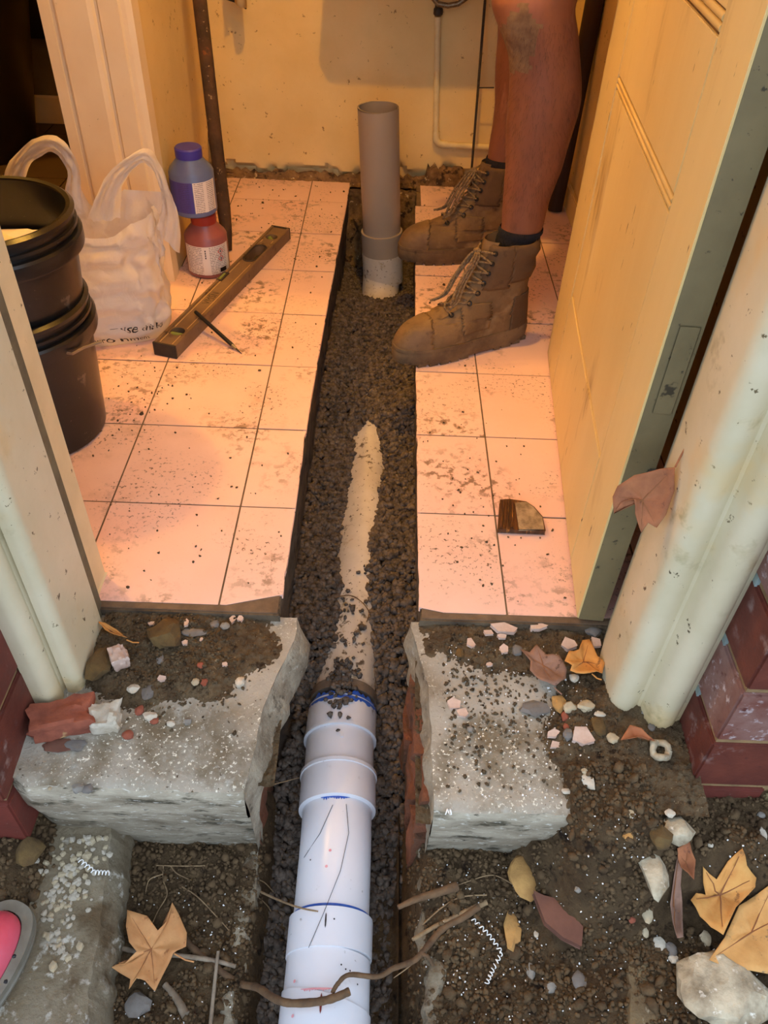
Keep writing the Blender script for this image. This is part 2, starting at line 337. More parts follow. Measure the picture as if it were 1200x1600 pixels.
# grout bed (slightly lower than the tiles)
for poly in ([(-.9, YF), (xl(YF)-.004, YF), (-.150, 1.3), (-.136, 2.5), (-.136, 2.6), (-.9, 2.6)], [(xr(YF)+.004, YF), (.6, YF), (.6, 2.6), (.093, 2.6), (.084, 1.5)]):
    MB().prism(poly, -.006, -.0016).build('grout', M['grout'], floor)
rnd = random.Random(4)
G = .0022
for i in range(-2, 5):
    for j in range(-1, 8):
        x0 = TX0+TS*i; x1 = x0+TS; y0 = TY0+TS*j; y1 = y0+TS
        if i >= 2: x0 += -.0045*(i > 2); x1 += -.0045
        rect = [(x0+G, y0+G), (x1-G, y0+G), (x1-G, y1-G), (x0+G, y1-G)]
        if j == -1: rect = clip(rect, (0, -1), -YF)
        rect = clip(rect, (0, 1), BACK-.006+.0)
        for side in (-1, 1):
            e = xl if side < 0 else xr
            poly = rect
            # half-plane along the trench edge over this row
            ya, yb = y0, min(y1, BACK); xa, xb = interp(XL if side < 0 else XR, ya), interp(XL if side < 0 else XR, yb)
            nx, ny = yb-ya, -(xb-xa); ln = math.hypot(nx, ny); nx /= ln; ny /= ln; c = nx*xa+ny*ya
            poly = clip(poly, (nx, ny), c) if side < 0 else clip(poly, (-nx, -ny), -c)
            if side < 0:
                poly = clip(poly, (1, 0), .0)
                if i == 1 and j == -1:     # chipped corner
                    poly = clip(poly, (.28, -.96), .28*-.239-.96*.803)
                if j >= 4: poly = clip(poly, (-1, 0), -(XWL+.004)) if y1 > 1.86 and x1 > XWL else poly
                if y0 > 1.86 and x1 < XWL: poly = []
                if x1 < -.80: poly = []
            else:
                poly = clip(poly, (-1, 0), 0); poly = clip(poly, (1, 0), XWR-.004)
                if i == 2 and j == -1: poly = clip(poly, (-.22, -.975), -.22*.152-.975*.797)
                if i == 1 or i == 2:
                    if j >= 6: poly = clip(poly, (-1, 0), -(.105+.02*(j-6)))
            if len(poly) < 3: continue
            ar = abs(sum(poly[k][0]*poly[(k+1) % len(poly)][1]-poly[(k+1) % len(poly)][0]*poly[k][1] for k in range(len(poly))))/2
            if ar < 2e-4: continue
            # split the sawn edge into short uneven steps
            q = []
            for k in range(len(poly)):
                a, b = poly[k], poly[(k+1) % len(poly)]; q.append(a)
                on = abs(nx*a[0]+ny*a[1]-c) < 1e-6 and abs(nx*b[0]+ny*b[1]-c) < 1e-6
                if on:
                    for t in range(1, 14):
                        y = a[1]+(b[1]-a[1])*t/14; x = a[0]+(b[0]-a[0])*t/14
                        q.append((x+(-1 if side < 0 else 1)*abs(.0035*nz(y*60, side*5)), y))
            dz = rnd.uniform(-.0006, .0006)
            MB().prism(q, -.0095, dz).build('tile', M['tile'] if rnd.random() < .6 else M['tile2'], floor, bevel=.0007)
# hall floor beyond
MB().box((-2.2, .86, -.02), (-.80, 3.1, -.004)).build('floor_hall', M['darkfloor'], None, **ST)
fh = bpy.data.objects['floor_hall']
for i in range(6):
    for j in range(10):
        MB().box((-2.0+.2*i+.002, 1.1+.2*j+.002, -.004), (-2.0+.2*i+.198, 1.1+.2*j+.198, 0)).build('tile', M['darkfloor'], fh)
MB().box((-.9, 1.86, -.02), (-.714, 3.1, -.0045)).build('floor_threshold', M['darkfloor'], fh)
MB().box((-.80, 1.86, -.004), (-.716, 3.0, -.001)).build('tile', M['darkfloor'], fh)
# trench end and bed
mb = MB()
mb.grid(16, 12, lambda i, j: Vector((-.14+.25*i/15, 2.50+.03*fb(i*.5, j*.5, 3)+.02*(j/11), -.36+.36*j/11)), flip=True)
mb.build('trench_wall_end', M['plaster2'], None, smooth=.9, **ST)
MB().box((-.25, .0, -.45), (.2, 2.7, -.36)).build('trench_bed', M['soil'], None, **ST)

# ------------------------------------------------------------------ walls
def wall(name, a, b, m, **k): return MB().box(a, b).build(name, m, None, **ST, **k)
mb = MB()   # rear wall with a lumpy broken lower edge
def rw(i, j):
    x = -.72+1.4*i/140; zz = [2.5, 1.5, .9, .6, .4, .25, .15, .1, .075, .055, .045, .03, .015, 0, -.02][j]
    edge = .035+.02*fb(x*9, 1.3)+.012*nz(x*40, 2)+.025*sst(.12, .2, x)*(1-sst(.2, .3, x))
    y = BACK+.003*fb(x*5, zz*5)
    if zz < .12: y += .018*sst(edge+.006, edge-.006, zz) if False else (.016 if zz < edge else 0)+(.004*nz(x*60, zz*60) if zz < edge else 0)
    return Vector((x, y, zz))
mb.grid(141, 15, rw); wb = mb.build('wall_rear', M['plaster'], None, smooth=.8, **ST)
mb = MB()   # rotten base of the plaster
mb.grid(160, 10, lambda i, j: Vector((-.54+1.1*i/159, BACK-.004-.009*abs(fb(i*.16, j*.5, 2))-(.008*(1-j/9)), -.012+(.052+.018*fb(i*.08, 4)+.012*nz(i*.5, 7))*j/9*(1.4 if .12 < -.54+1.1*i/159 < .24 else .75))))
mb.build('broken_plaster', M['plaster2'], wb, smooth=.9)
wall('wall_rear_outer', (-2.3, BACK+.03, -.3), (.8, BACK+.2, 2.6), M['hallwall']) if False else None
wall('wall_left', (-.712, 1.862, -.02), (XWL, BACK+.06, 2.5), M['plaster'])
wall('wall_right', (XWR, .86, -.02), (XWR+.12, BACK+.1, 2.5), M['plaster'])
wall('ceiling', (-2.3, .55, 2.5), (.9, 3.2, 2.6), M['ceiling'])
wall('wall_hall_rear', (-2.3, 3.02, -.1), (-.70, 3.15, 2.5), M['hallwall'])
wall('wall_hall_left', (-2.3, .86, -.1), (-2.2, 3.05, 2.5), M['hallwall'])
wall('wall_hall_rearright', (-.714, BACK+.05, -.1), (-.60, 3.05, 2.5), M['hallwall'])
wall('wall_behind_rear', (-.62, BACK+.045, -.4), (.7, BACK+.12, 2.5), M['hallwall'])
bs = MB().box((-2.2, 3.0, 0), (-.72, 3.02, .09)).build('baseboard_hall', M['trim'], None, bevel=.004, **ST)
MB().box((XWR-.012, 1.62, 0), (XWR, BACK-.01, .07)).build('baseboard_right', M['plaster'], None, bevel=.003, **ST)
# door lining at the end of the left wall (faces the camera)
def lining(name, prof, z0, z1, m, parent=None, **k):
    return MB().prism(prof, z0, z1).build(name, m, parent, bevel=0, **k)
jp = [(-.716, 1.90), (-.716, 1.852), (-.692, 1.850), (-.688, 1.856), (-.683, 1.856), (-.680, 1.845), (-.615, 1.843), (-.606, 1.846), (-.602, 1.852), (-.597, 1.852), (-.593, 1.846), (-.553, 1.846), (-.549, 1.851), (-.540, 1.852), (-.528, 1.857), (-.526, 1.90)]
lining('trim_1', jp, 0, 2.1, M['trim'], None, **ST)
MB().box((-.71, 1.86, 2.1), (-.55, 1.9, 2.5)).build('wall_over_hall_door', M['plaster'], None, **ST)
MB().box((-.72, .86, 2.1), (-.55, 1.9, 2.5)).build('wall_over_hall_door', M['plaster'], None, **ST)

# front (outer) walls and lintel
YW0, YW1 = .575, .86
wall('wall_front_left', (-2.2, YW0+.02, -.35), (-.482, YW1, 2.6), M['mortar'])
wall('wall_front_right', (.462, YW0+.01, -.35), (2.2, YW1, 2.6), M['mortar'])
wall('wall_front_head', (-.482, YW0+.02, 2.06), (.462, YW1, 2.6), M['plaster'])
MB().box((-.9, YW1, -.02), (-.47, YW1+.012, 2.1)).build('wall_front_left_lining', M['plaster'], None, **ST)
# bricks of the front walls: one object each
wl, wr = bpy.data.objects['wall_front_left'], bpy.data.objects['wall_front_right']
CR = .113
rnd = random.Random(11)
for c in range(-1, 19):
    z0 = -.058-.0+CR*c+.003; z1 = z0+CR-.010
    if c == -1: z0 = -.17
    # reveal face brick (right jamb side) and front face bricks
    off = .0 if c % 2 else .115
    yb = .652
    x0 = .45
    xs = [x0, x0+.115+off]+[x0+.115+off+.24*q_ for q_ in range(1, 6)]
    for k in range(6):
        a = xs[k]+(.004 if k else 0); b = xs[k+1]-.005
        m = [M['brick'], M['brick2'], M['brickred']][rnd.choice([0, 0, 1]) if c > -1 else 2]
        depth = (yb if k == 0 else .6)
        bk = MB().box((a, .557+rnd.uniform(-.001, .001), z0), (b, depth, z1)).build('brick', m, wr, bevel=.003)
        if c < 1 and k == 0: pass
    xs = [-.475, -.475-.115-off]+[-.475-.115-off-.24*q_ for q_ in range(1, 6)]
    for k in range(6):
        a = xs[k+1]+.005; b = xs[k]-(.004 if k else 0)
        MB().box((a, .50, z0), (b, .66 if k == 0 else .55, z1)).build('brick', M['brickred'] if (k+c) % 3 else M['brick'], wl, bevel=.003)
# mortar bedding showing in the joints of the reveals
MB().box((.455, .562, -.3), (1.7, .66, 2.05)).build('mortar_bed', M['mortar'], wr)
MB().box((-1.7, .507, -.3), (-.480, .66, 2.05)).build('mortar_bed', M['mortar'], wl)
MB().box((.56, .5525, -.16), (.72, .558, -.07)).build('render_patch', M['dooredge'], wr, bevel=.004)

# ------------------------------------------------------------------ door frames
def arc(cx, cy, r, a0, a1, n=6, ry=None):
    ry = ry or r
    return [(cx+r*math.cos(math.radians(a0+(a1-a0)*i/n)), cy+ry*math.sin(math.radians(a0+(a1-a0)*i/n))) for i in range(n+1)]
# left post, seen from inner back to outer front
lf = thing('door_frame_1', (-.44, .70, -.04), 'pale green painted door frame post at the left of the opening', 'door frame') if False else None
d1 = bpy.data.objects.new('trim_2', None); COL.objects.link(d1); d1.location = (-.44, .7, -.04); d1['kind'] = 'structure'; d1['label'] = 'sage green left door frame post'
post = [(-.414, .77), (-.414, .690)]+arc(-.430, .672, .016, 10, -80, 5)+[(-.436, .657)]+[(-.440, .664), (-.443, .657)]+arc(-.458, .648, .018, 40, -90, 6)+[(-.476, .634), (-.483, .66), (-.483, .77)]
MB().prism(post, -.045, 2.06).build('frame_post', M['frame'], d1, smooth=.5)
MB().prism([(-.421, .765), (-.421, .800), (-.483, .800), (-.483, .765)], -.03, 2.06).build('rebate', M['framegrey'], d1)
MB().prism([(-.432, .798), (-.432, .862), (-.49, .862), (-.49, .798)], 0, 2.06).build('door_stop', M['framecream'], d1, bevel=.003)
d2 = bpy.data.objects.new('trim_3', None); COL.objects.link(d2); d2.location = (.39, .7, -.05); d2['kind'] = 'structure'; d2['label'] = 'sage green right door frame post'
post = [(.470, .79), (.470, .66), (.449, .642)]+arc(.422, .652, .024, -30, -165, 8)[::1]+[(.396, .662), (.392, .664)]+[(.386, .660)]+arc(.372, .676, .021, -70, -180, 7)+[(.351, .70), (.351, .745), (.372, .800), (.47, .800)]
MB().prism(post[::-1], -.06, 2.06).build('frame_post', M['frame'], d2, smooth=.5)
MB().prism([(.452, .652), (.4555, .650), (.4555, .634), (.450, .634)], -.06, 2.06).build('flashing', mat('pale_flashing', (150, 168, 168), (120, 134, 134), 30, .6), d2)
MB().box((-.48, .64, 2.03), (.46, .80, 2.09)).build('head', M['frame'], d1)

# ------------------------------------------------------------------ door leaf
PA = Vector((.3195, .798, 0)); PB = Vector((.3775, 1.577, 0))
dd = (PB-PA).normalized(); dn = Vector((-dd.y, dd.x, 0))      # dn points to -x (the seen face)
if dn.x > 0: dn = -dn
DW = (PB-PA).length
door = bpy.data.objects.new('door_1', None); COL.objects.link(door); door.location = PA; door['kind'] = 'structure'
door['label'] = 'cream panelled timber door standing open'
def dpt(s, z, off=0): return PA+dd*s+dn*off+Vector((0, 0, z))
def dbox(s0, s1, z0, z1, o0, o1, name, m, bevel=.001, parent=None):
    vs = [dpt(s, z, o) for z in (z0, z1) for (s, o) in ((s0, o0), (s1, o0), (s1, o1), (s0, o1))]
    return MB().add(vs, [(0, 3, 2, 1), (4, 5, 6, 7), (0, 1, 5, 4), (1, 2, 6, 5), (2, 3, 7, 6), (3, 0, 4, 7)]).build(name, m, parent or door, bevel=bevel)
def sz(u, v):
    p = onpl(u, v, PA, np.array(dn)); return (p-PA).dot(dd), p.z
s1a, z1a = sz(1061, 305); s1b, z1b = sz(961, 125); s2a, z2a = sz(935, 697); s2b, z2b = sz(895, 468); s3a, z3a = sz(1131, 70)
ST0, ST1 = (s1a+s2a)/2, (s1b+s2b)/2
ZP0, ZP1, ZP2 = (z2a+z2b)/2, (z1a+z1b)/2, z3a
print('door', sz(1061, 305), sz(961, 125), sz(935, 697), sz(895, 468), sz(1131, 70), 'stile', ST0, ST1)
gp = .0012
dbox(0, ST0-gp, .006, 2.0, -.04, 0, 'stile', M['door']); dbox(ST1+gp, DW, .006, 2.0, -.04, 0, 'stile', M['door'])
dbox(ST0+gp, ST1-gp, .006, ZP0-.004, -.04, 0, 'rail', M['door'])
dbox(ST0+gp, ST1-gp, ZP1+.003, ZP2, -.04, 0, 'rail', M['door'])
dbox(ST0+gp, ST1-gp, 1.9, 2.0, -.04, 0, 'rail', M['door'])
dbox(ST0+gp, ST1-gp, ZP0+.004, ZP1-.019, -.035, -.0008, 'panel', M['door']); dbox(ST0+gp, ST1-gp, ZP2+.024, 1.9, -.035, -.001, 'panel', M['door'])
dbox(ST0-.002, ST1+.002, .02, 1.95, -.03, -.004, 'core', M['doorgap'])
def bead(z0, z1, n=2):
    mb = MB(); h = (z1-z0)/n
    for k in range(n):
        zc = z0+h*(k+.5)
        mb.tube([dpt(ST0+gp, zc, -.0035), dpt((ST0+ST1)/2, zc, -.0035), dpt(ST1-gp, zc, -.0035)], h*.48, 10)
    mb.build('bead', M['bead'], door, smooth=.7)
bead(ZP1-.0175, ZP1-.0005, 2); bead(ZP0-.003, ZP0+.003, 1); bead(ZP2+.003, ZP2+.022, 2)
dbox(-.0012, -.0002, .006, 2.0, -.040, -.0025, 'edge_paint', M['dooredge'], 0)
hz = []
for zc in (.28, 1.6):
    dbox(-.012, -.0005, zc-.035, zc+.035, -.050, -.030, 'hinge', M['hinge'], .002)
dbox(-.003, -.001, .40, .52, -.036, -.012, 'filled_mortice', M['dooredge'], .001)

# ------------------------------------------------------------------ concrete sills either side of the trench
def sill_z(y): return -.017-.030*(.80-y)/.28
EL = [onz(u, v, -.036) for u, v in ((440, 938), (466, 962), (463, 1005), (436, 1055), (410, 1110), (397, 1170), (382, 1225))]
ER = [onz(u, v, -.036) for u, v in ((654, 945), (641, 985), (652, 1025), (668, 1075), (674, 1150), (679, 1262))]
ELp = sorted([(p.y, p.x) for p in EL]); ERp = sorted([(p.y, p.x) for p in ER])
def sill(side):
    pl = ELp if side < 0 else ERp
    yf = .516 if side < 0 else .499
    xo = -.478 if side < 0 else .47
    def xe(y, k=1): return interp(pl, y)+k*(.003*nz(y*30, side*4)+.0015*nz(y*110, 2))
    prof = [(YF+.004-(YF+.004-(yf+.014))*t/26, None) for t in range(27)]
    prof = [(y, sill_z(y)) for y, _ in prof]
    zf = sill_z(yf)
    prof += [(yf+.006, zf-.004), (yf+.001, zf-.012), (yf, zf-.022), (yf+.0005, zf-.055), (yf+.003, zf-.075), (yf+.010, zf-.083), (yf+.013, zf-.09), (yf+.013, zf-.115), (yf+.017, zf-.12), (yf+.0175, zf-.165), (yf+.026, zf-.175), (yf+.03, zf-.27)]
    root = bpy.data.objects.new('sill_left' if side < 0 else 'sill_right', None); COL.objects.link(root); root.location = ((xo-.15)/2, .65, -.04); root['kind'] = 'structure'
    root['label'] = 'concrete door sill '+('left' if side < 0 else 'right')+' of the trench'
    nx = 70
    def fn(i, j):
        y, z = prof[j]; t = i/nx
        x = lerp(xe(y), xo, t)
        a = .0022*fb(x*18, y*18, z*10)+.0012*fb(x*70, y*70, z*70)
        top = j < 27
        z -= .05*sst(.27, .33, x) if side > 0 else 0
        yy = y+(0 if top else .0035*fb(x*14, z*30, 3)+.002*nz(x*60, z*60)); zz = z+(a if top else 0)
        if side < 0 and t > .93 and not top: yy += .012*(t-.93)/.07
        return Vector((x, yy, zz))
    mt = MB().grid(nx+1, 28, fn, flip=side < 0).build('sill_top', M['concrete'], root, smooth=.9)
    MB().grid(nx+1, len(prof)-27, lambda i, j: fn(i, j+27), flip=side < 0).build('sill_face', M['concface'], root, smooth=.9)
    # broken inner face
    nz_ = 16; ys = [p[0] for p in prof[:27]]+[yf+.006, yf+.001]
    def cap(i, j):
        y = ys[i]; zt = prof[i][1]; t = j/(nz_-1); z = lerp(zt, -.36, t)
        x = xe(y)
        gg = .12+.88*sst(yf, yf+.075, y)
        if j > 0: x += -side*gg*(.010*fb(y*22, z*26, side*3)+.004*nz(y*80, z*80)-(-.018*sst(0, .14, t)*(1 if side < 0 else .5))+.010*(j == 1)*0+(-.060*sst(.2, .5, t)*sst(yf+.01, yf+.09, y)))
        yy = y if j == 0 else y+(.028*t if i > 24 else 0)
        return Vector((x, yy, z))
    MB().grid(len(ys), nz_, cap, flip=side > 0).build('broken_edge', M['brokenconc'], root, smooth=.7)
    MB().box((min(xo, xe(.65)+.03*side), yf+.04, -.36), (max(xo, xe(.65)+.03*side), YF, -.08)).build('core', M['brokenconc'], root)
    return root
sl = sill(-1); sr = sill(1)
# rough bricks of the footing under the right sill
rnd = random.Random(5)
ft = bpy.data.objects.new('footing', None); COL.objects.link(ft); ft.location = (.08, .6, -.3); ft['kind'] = 'structure'; ft['label'] = 'rough red brick footing beside the trench'
def rbrick(a, b, seed, m):
    bm = bmesh.new(); bmesh.ops.create_cube(bm, size=1)
    bmesh.ops.subdivide_edges(bm, edges=bm.edges, cuts=5, use_grid_fill=True)
    mb = MB(); vs = []
    for v in bm.verts:
        p = Vector((lerp(a[0], b[0], v.co.x+.5), lerp(a[1], b[1], v.co.y+.5), lerp(a[2], b[2], v.co.z+.5)))
        p += Vector((.010*fb(p.y*18+seed, p.z*18, 1), .006*fb(p.x*18, p.z*18+seed, 5), .005*fb(p.x*20, p.y*20, seed)))
        vs.append(p)
    fs = [[v.index for v in f.verts] for f in bm.faces]; bm.free()
    return mb.add(vs, fs).build('brick', m, ft, smooth=.8)
for k, (y0, y1, x) in enumerate(((.50, .60, .076), (.605, .70, .072), (.705, .80, .068))):
    rbrick((x, max(y0, .53), -.175), (x+.1, y1, -.075), k*3.1, M['roughbrick'])
    rbrick((x-.006, max(y0-.02, .528), -.29), (x+(.1 if k else .045), y1-.02, -.18), k*5.3+9, M['roughbrick'])
rbrick((-.25, .69, -.15), (-.136, .775, -.085), 33, M['brickred'])
rbrick((-.25, .548, -.33), (-.158, .66, -.17), 41, M['roughbrick'])

# ------------------------------------------------------------------ outside ground
def ground(x, y):
    # pit / slab / terrace heights
    z = -.262
    xe = lerp(-.335, -.372, sst(.25, .58, y))
    z = lerp(z, -.205, 1-sst(xe-.012, xe+.004, x)) if x < xe+.01 else z
    if x < xe-.03: z = lerp(-.205, -.165, sst(-.42, -.50, x)*sst(.36, .46, y)) if True else z
    # trench
    t = sst(-.165, -.135, x)*(1-sst(.045, .075, x)); z = lerp(z, -.33, t)
    # right pit
    if x > .06: z = lerp(-.33, lerp(-.222, -.196, sst(.35, .5, y)), sst(.055, .095, x))
    xt = lerp(.335, .350, sst(.3, .5, y))+.012*math.sin(y*22)
    t = sst(xt-.012, xt+.012, x); z = lerp(z, -.178, t) if x > .2 else z
    # soil ramp at the right, against bricks and over the end of the sill
    if x > .18:
        zr = lerp(-.185, -.034, sst(.37, .50, y))-.055*sst(.36, .46, x)*(1-sst(.58, .66, y))
        z = max(z, lerp(z, zr, sst(.215, .30, x+.25*(y-.5)+.02*nz(y*14, 3))))
    return z
def nground(x, y):
    z = ground(x, y)
    k = 1.0
    if x < -.365 and x > -.43: k = .3
    return z+k*(.007*fb(x*22, y*22, 1.7)+.0055*abs(fb(x*70, y*70, 5))+.002*nz(x*240, y*240))
mb = MB(); NX, NY = 330, 100
gx = [-.66+1.34*i/(NX-1) for i in range(NX)]; gy = [.22+.42*j/(NY-1) for j in range(NY)]
mb.grid(NX, NY, lambda i, j: Vector((gx[i], gy[j], nground(gx[i], gy[j]))))
mb.build('ground', M['soil'], None, smooth=1.2, kind='structure', label='dug dark soil outside the doorway')
mb = MB()
for a, b in (((-3, -3, -.6), (-.14, .30, -.27)), ((-.14, -3, -.6), (.08, .30, -.345)), ((.08, -3, -.6), (3, .30, -.235)), ((-3, .225, -.6), (-.60, .6, -.22)), ((.60, .225, -.6), (3, .6, -.20)), ((-3, -3, -.6), (-.30, .228, -.205)), ((.32, -3, -.6), (3, .228, -.19))): mb.box(a, b)
mb.build('ground_outer', M['soil'], None, **ST)
def hit(u, v, f=ground, sills=True):
    k = ray(u, v); t = (.05-H)/k[2]
    for _ in range(900):
        p = _C+k*t
        x, y, z = p
        g = f(x, y)
        if sills and .5 < y < YF:
            e = interp(ELp, y); e2 = interp(ERp, y)
            if (-.478 < x < e and y > .516) or (e2 < x < .46 and y > .499): g = max(g, sill_z(y)) if not (x > .27) else max(g, sill_z(y))
        elif y >= YF: g = 0
        if z <= g: return Vector((x, y, g))
        t += .002
    return Vector(p)
# broken concrete path edge at the left
mb = MB()
def pathf(i, j):
    y = .20+.37*j/60
    xe = lerp(-.335, -.368, sst(.25, .58, y))+.006*fb(y*16, 2)+.003*nz(y*70, 1)
    pr = [(-.20, -.192), (-.05, -.192), (-.003+.003*nz(y*80, 3), -.1925), (.002+.004*nz(y*60, 4), -.204), (.010+.006*nz(y*50, 5), -.225), (.014+.008*nz(y*44, 9), -.245), (.020, -.30)]
    dx, z = pr[i]
    return Vector((xe+dx, y, z+.0016*fb(y*40, i*2.0)+(.003*nz(y*60, i) if i > 2 else 0)))
mb.grid(7, 61, pathf); mb.build('path_slab', mat('path_concrete', (132, 122, 102), (108, 94, 72), 14, .95, .8, 110, spots=[((190, 186, 174), 60, .55, .1, 9, .45), ((92, 76, 54), 12, .52, .12)], bdist=.006), None, smooth=.35, **ST)
# rough mortar lip on the right of the trench
mb = MB()
def lip(side):
    def fn(i, j):
        y = .2+.335*j/90
        xc = (.083 if side > 0 else -.158)+.013*fb(y*13, 8*side)+.004*nz(y*60, side)
        zt = (-.216 if side > 0 else -.262)+.012*fb(y*17, 3*side)
        k = [(-.004, -.08), (-.001, -.05), (.003, -.028), (.0, -.010), (.004, 0), (.014, .002), (.026, -.006), (.040, -.02)][i]
        return Vector((xc+side*(k[0]+.005*fb(y*36, i*1.7, side)), y, zt+k[1]+.005*fb(y*32, i*1.3, 5)))
    return fn
lm = mat('pale_mortar_lip', (156, 146, 126), (104, 88, 66), 20, .95, 1, 90, spots=[((84, 66, 46), 26, .54, .1)], bdist=.008)
for sd in (1, -1):
    mb = MB(); mb.grid(8, 91, lip(sd), flip=sd > 0); mb.build('mortar_lip', lm, None, smooth=.9, **ST)
# broken concrete edge of the right terrace
mb = MB()
def tedge(i, j):
    y = .2+.28*j/60; xt = lerp(.335, .350, sst(.3, .5, y))+.012*math.sin(y*22)+.003*fb(y*30, 3)
    dx, z = [(-.010, -.27), (-.006, -.23), (-.002, -.192), (.004, -.178), (.02, -.175), (.05, -.18)][i]
    return Vector((xt+dx+.003*nz(y*50, i), y, z+.003*nz(y*40, i*2)))
mb.grid(6, 61, tedge, flip=True); mb.build('path_edge', mat('mossy_concrete_edge', (122, 106, 78), (88, 72, 52), 16, .95, .9, 100, spots=[((160, 152, 130), 40, .62, .08)], bdist=.006), None, smooth=.8, **ST)

# dirt drifts on the sills
def drift(name, x0, x1, y0, y1, hfun, m, nx=110, ny=70):
    mb = MB()
    mb.grid(nx, ny, lambda i, j: (lambda x, y: Vector((x, y, sill_z(y)+hfun(x, y))))(lerp(x0, x1, i/(nx-1)), lerp(y0, y1, j/(ny-1))))
    o = mb.build(name, m, None, smooth=1.2); o['kind'] = 'stuff'; return o
def hl(x, y):
    b = 1-((x+.315)/.20)**2-((y-.745)/.125)**2
    e = interp(ELp, y)
    return -.013+.021*sst(-.25, .75, b)+.005*fb(x*24, y*24, 2)+.006*abs(fb(x*90, y*90, 4))+.003*nz(x*260, y*260)-.03*sst(e-.012, e, x)
o = drift('dirt_drift', -.413, -.128, .55, .80, hl, M['dirt'], 130, 90); o['label'] = 'loose dirt drifted on the left sill against the post'; o['category'] = 'dirt'
def hr(x, y):
    b = .78-((x-.20)/.24)**2-((y-.775)/.105)**2
    b = max(b, 1.25-((x-.40)/.16)**2-((y-.60)/.14)**2)
    e = interp(ERp, y)
    return -.013+.019*sst(-.25, .9, b)+.005*fb(x*24, y*24, 7)+.006*abs(fb(x*90, y*90, 9))+.003*nz(x*260, y*260)-.03*(1-sst(e, e+.012, x))
o = drift('dirt_drift', .07, .46, .505, .80, hr, M['dirt'], 160, 100); o['label'] = 'loose dirt drifted on the right sill against the frame'; o['category'] = 'dirt'

# ------------------------------------------------------------------ stones as stuff
ICO = bmesh.new(); bmesh.ops.create_icosphere(ICO, subdivisions=1, radius=1)
IV = [v.co.copy() for v in ICO.verts]; IF = [[v.index for v in f.verts] for f in ICO.faces]; ICO.free()
def scatter(name, m, items, seed, label, cat, asp=(.7, 1.3), smooth=False):
    """items: (x,y,z,size) -> one mesh of small angular stones"""
    r = np.random.default_rng(seed); n = len(items); iv = np.array([tuple(v) for v in IV]); fc = np.array(IF)
    P = np.array(items)
    V = iv[None]*r.uniform(.5, 1.32, (n, 12, 1))*r.uniform(asp[0], asp[1], (n, 1, 3))
    A = r.normal(size=(n, 3, 3)); Q, _ = np.linalg.qr(A)
    V = np.einsum('nij,nkj->nki', Q, V)*P[:, None, 3:4]+P[:, None, :3]
    Fa = (fc[None]+12*np.arange(n)[:, None, None]).reshape(-1, 3)
    me = bpy.data.meshes.new(name)
    me.vertices.add(n*12); me.vertices.foreach_set('co', V.reshape(-1))
    me.loops.add(len(Fa)*3); me.loops.foreach_set('vertex_index', Fa.reshape(-1).astype(np.int32))
    me.polygons.add(len(Fa)); me.polygons.foreach_set('loop_start', np.arange(0, len(Fa)*3, 3, dtype=np.int32))
    me.update(calc_edges=True); me.validate(); me.materials.append(m)
    o = bpy.data.objects.new(name, me); COL.objects.link(o)
    o['kind'] = 'stuff'; o['label'] = label; o['category'] = cat
    return o
# pipe axis (x, z) against y
AX = [(.15, -.043), (.55, -.043), (.75, -.047), (.92, -.040), (1.1, -.030), (1.4, -.024), (1.9, -.014), (2.2, -.012)]
AZ = [(.15, -.262), (.60, -.255), (.80, -.258), (1.0, -.254), (1.5, -.246), (2.2, -.238)]
PR = .055
def axx(y): return interp(AX, y)
def axz(y): return interp(AZ, y)
GT = [(.2, -.335), (.5, -.33), (.62, -.315), (.76, -.275), (.9, -.250), (1.1, -.222), (1.4, -.206), (1.55, -.190), (1.75, -.178), (2.0, -.170), (2.12, -.175), (2.25, -.23), (2.5, -.26)]
STRIP = [(655, 566, 578), (690, 553, 597), (740, 547, 600), (800, 535, 590), (860, 528, 578), (900, 530, 578), (960, 527, 580), (1000, 518, 584), (1040, 499, 590), (1075, 490, 594)]
SL, SRt = [], []
for v_, a_, b_ in STRIP[::-1]:
    p_, q_ = onz(a_, v_, -.2), onz(b_, v_, -.2); SL.append((p_.y, p_.x)); SRt.append((q_.y, q_.x))
def gravz(x, y):
    z = gravz0(x, y)
    if .80 < y < 1.62:
        k = sst(.80, .86, y)*(1-sst(1.50, 1.62, y)); c = axx(y)
        e = interp(SL, y) if x < c else interp(SRt, y)
        w_ = min(.053, max(.0, abs(e-c)))
        zz = axz(y)+math.sqrt(PR*PR-w_*w_)+.004*fb(x*40, y*40, 5)+.05*max(0, abs(x-c)-.055)
        z = lerp(z, zz, k)
    return z
def gravz0(x, y):
    z = interp(GT, y)+.008*fb(x*12, y*8, 3)
    z += .018*sst(.02, .07, x)*sst(.9, 1.3, y)+.012*sst(-.08, -.13, x)*sst(.9, 1.2, y)
    return z
rg = random.Random(3); items = []
for _ in range(26000):
    y = .22+2.3*rg.random()**1.05
    a = (xl(y) if y > YF else interp(ELp, y) if y > .53 else -.15)-.012; b = (xr(y) if y > YF else interp(ERp, y) if y > .53 else .085)+.012
    x = a+(b-a)*rg.random()
    z = gravz(x, y)
    d = abs(x-axx(y))
    if y < 2.2 and d < PR:
        top = axz(y)+math.sqrt(max(0, PR*PR-d*d))
        if z < top-.001+.003*nz(x*50, y*30): continue
        z = max(z, top+.001)
    s = rg.uniform(.0042, .0082)*(1.25 if rg.random() < .12 else 1)
    items.append((x, y, z+rg.uniform(-.004, .005), s))
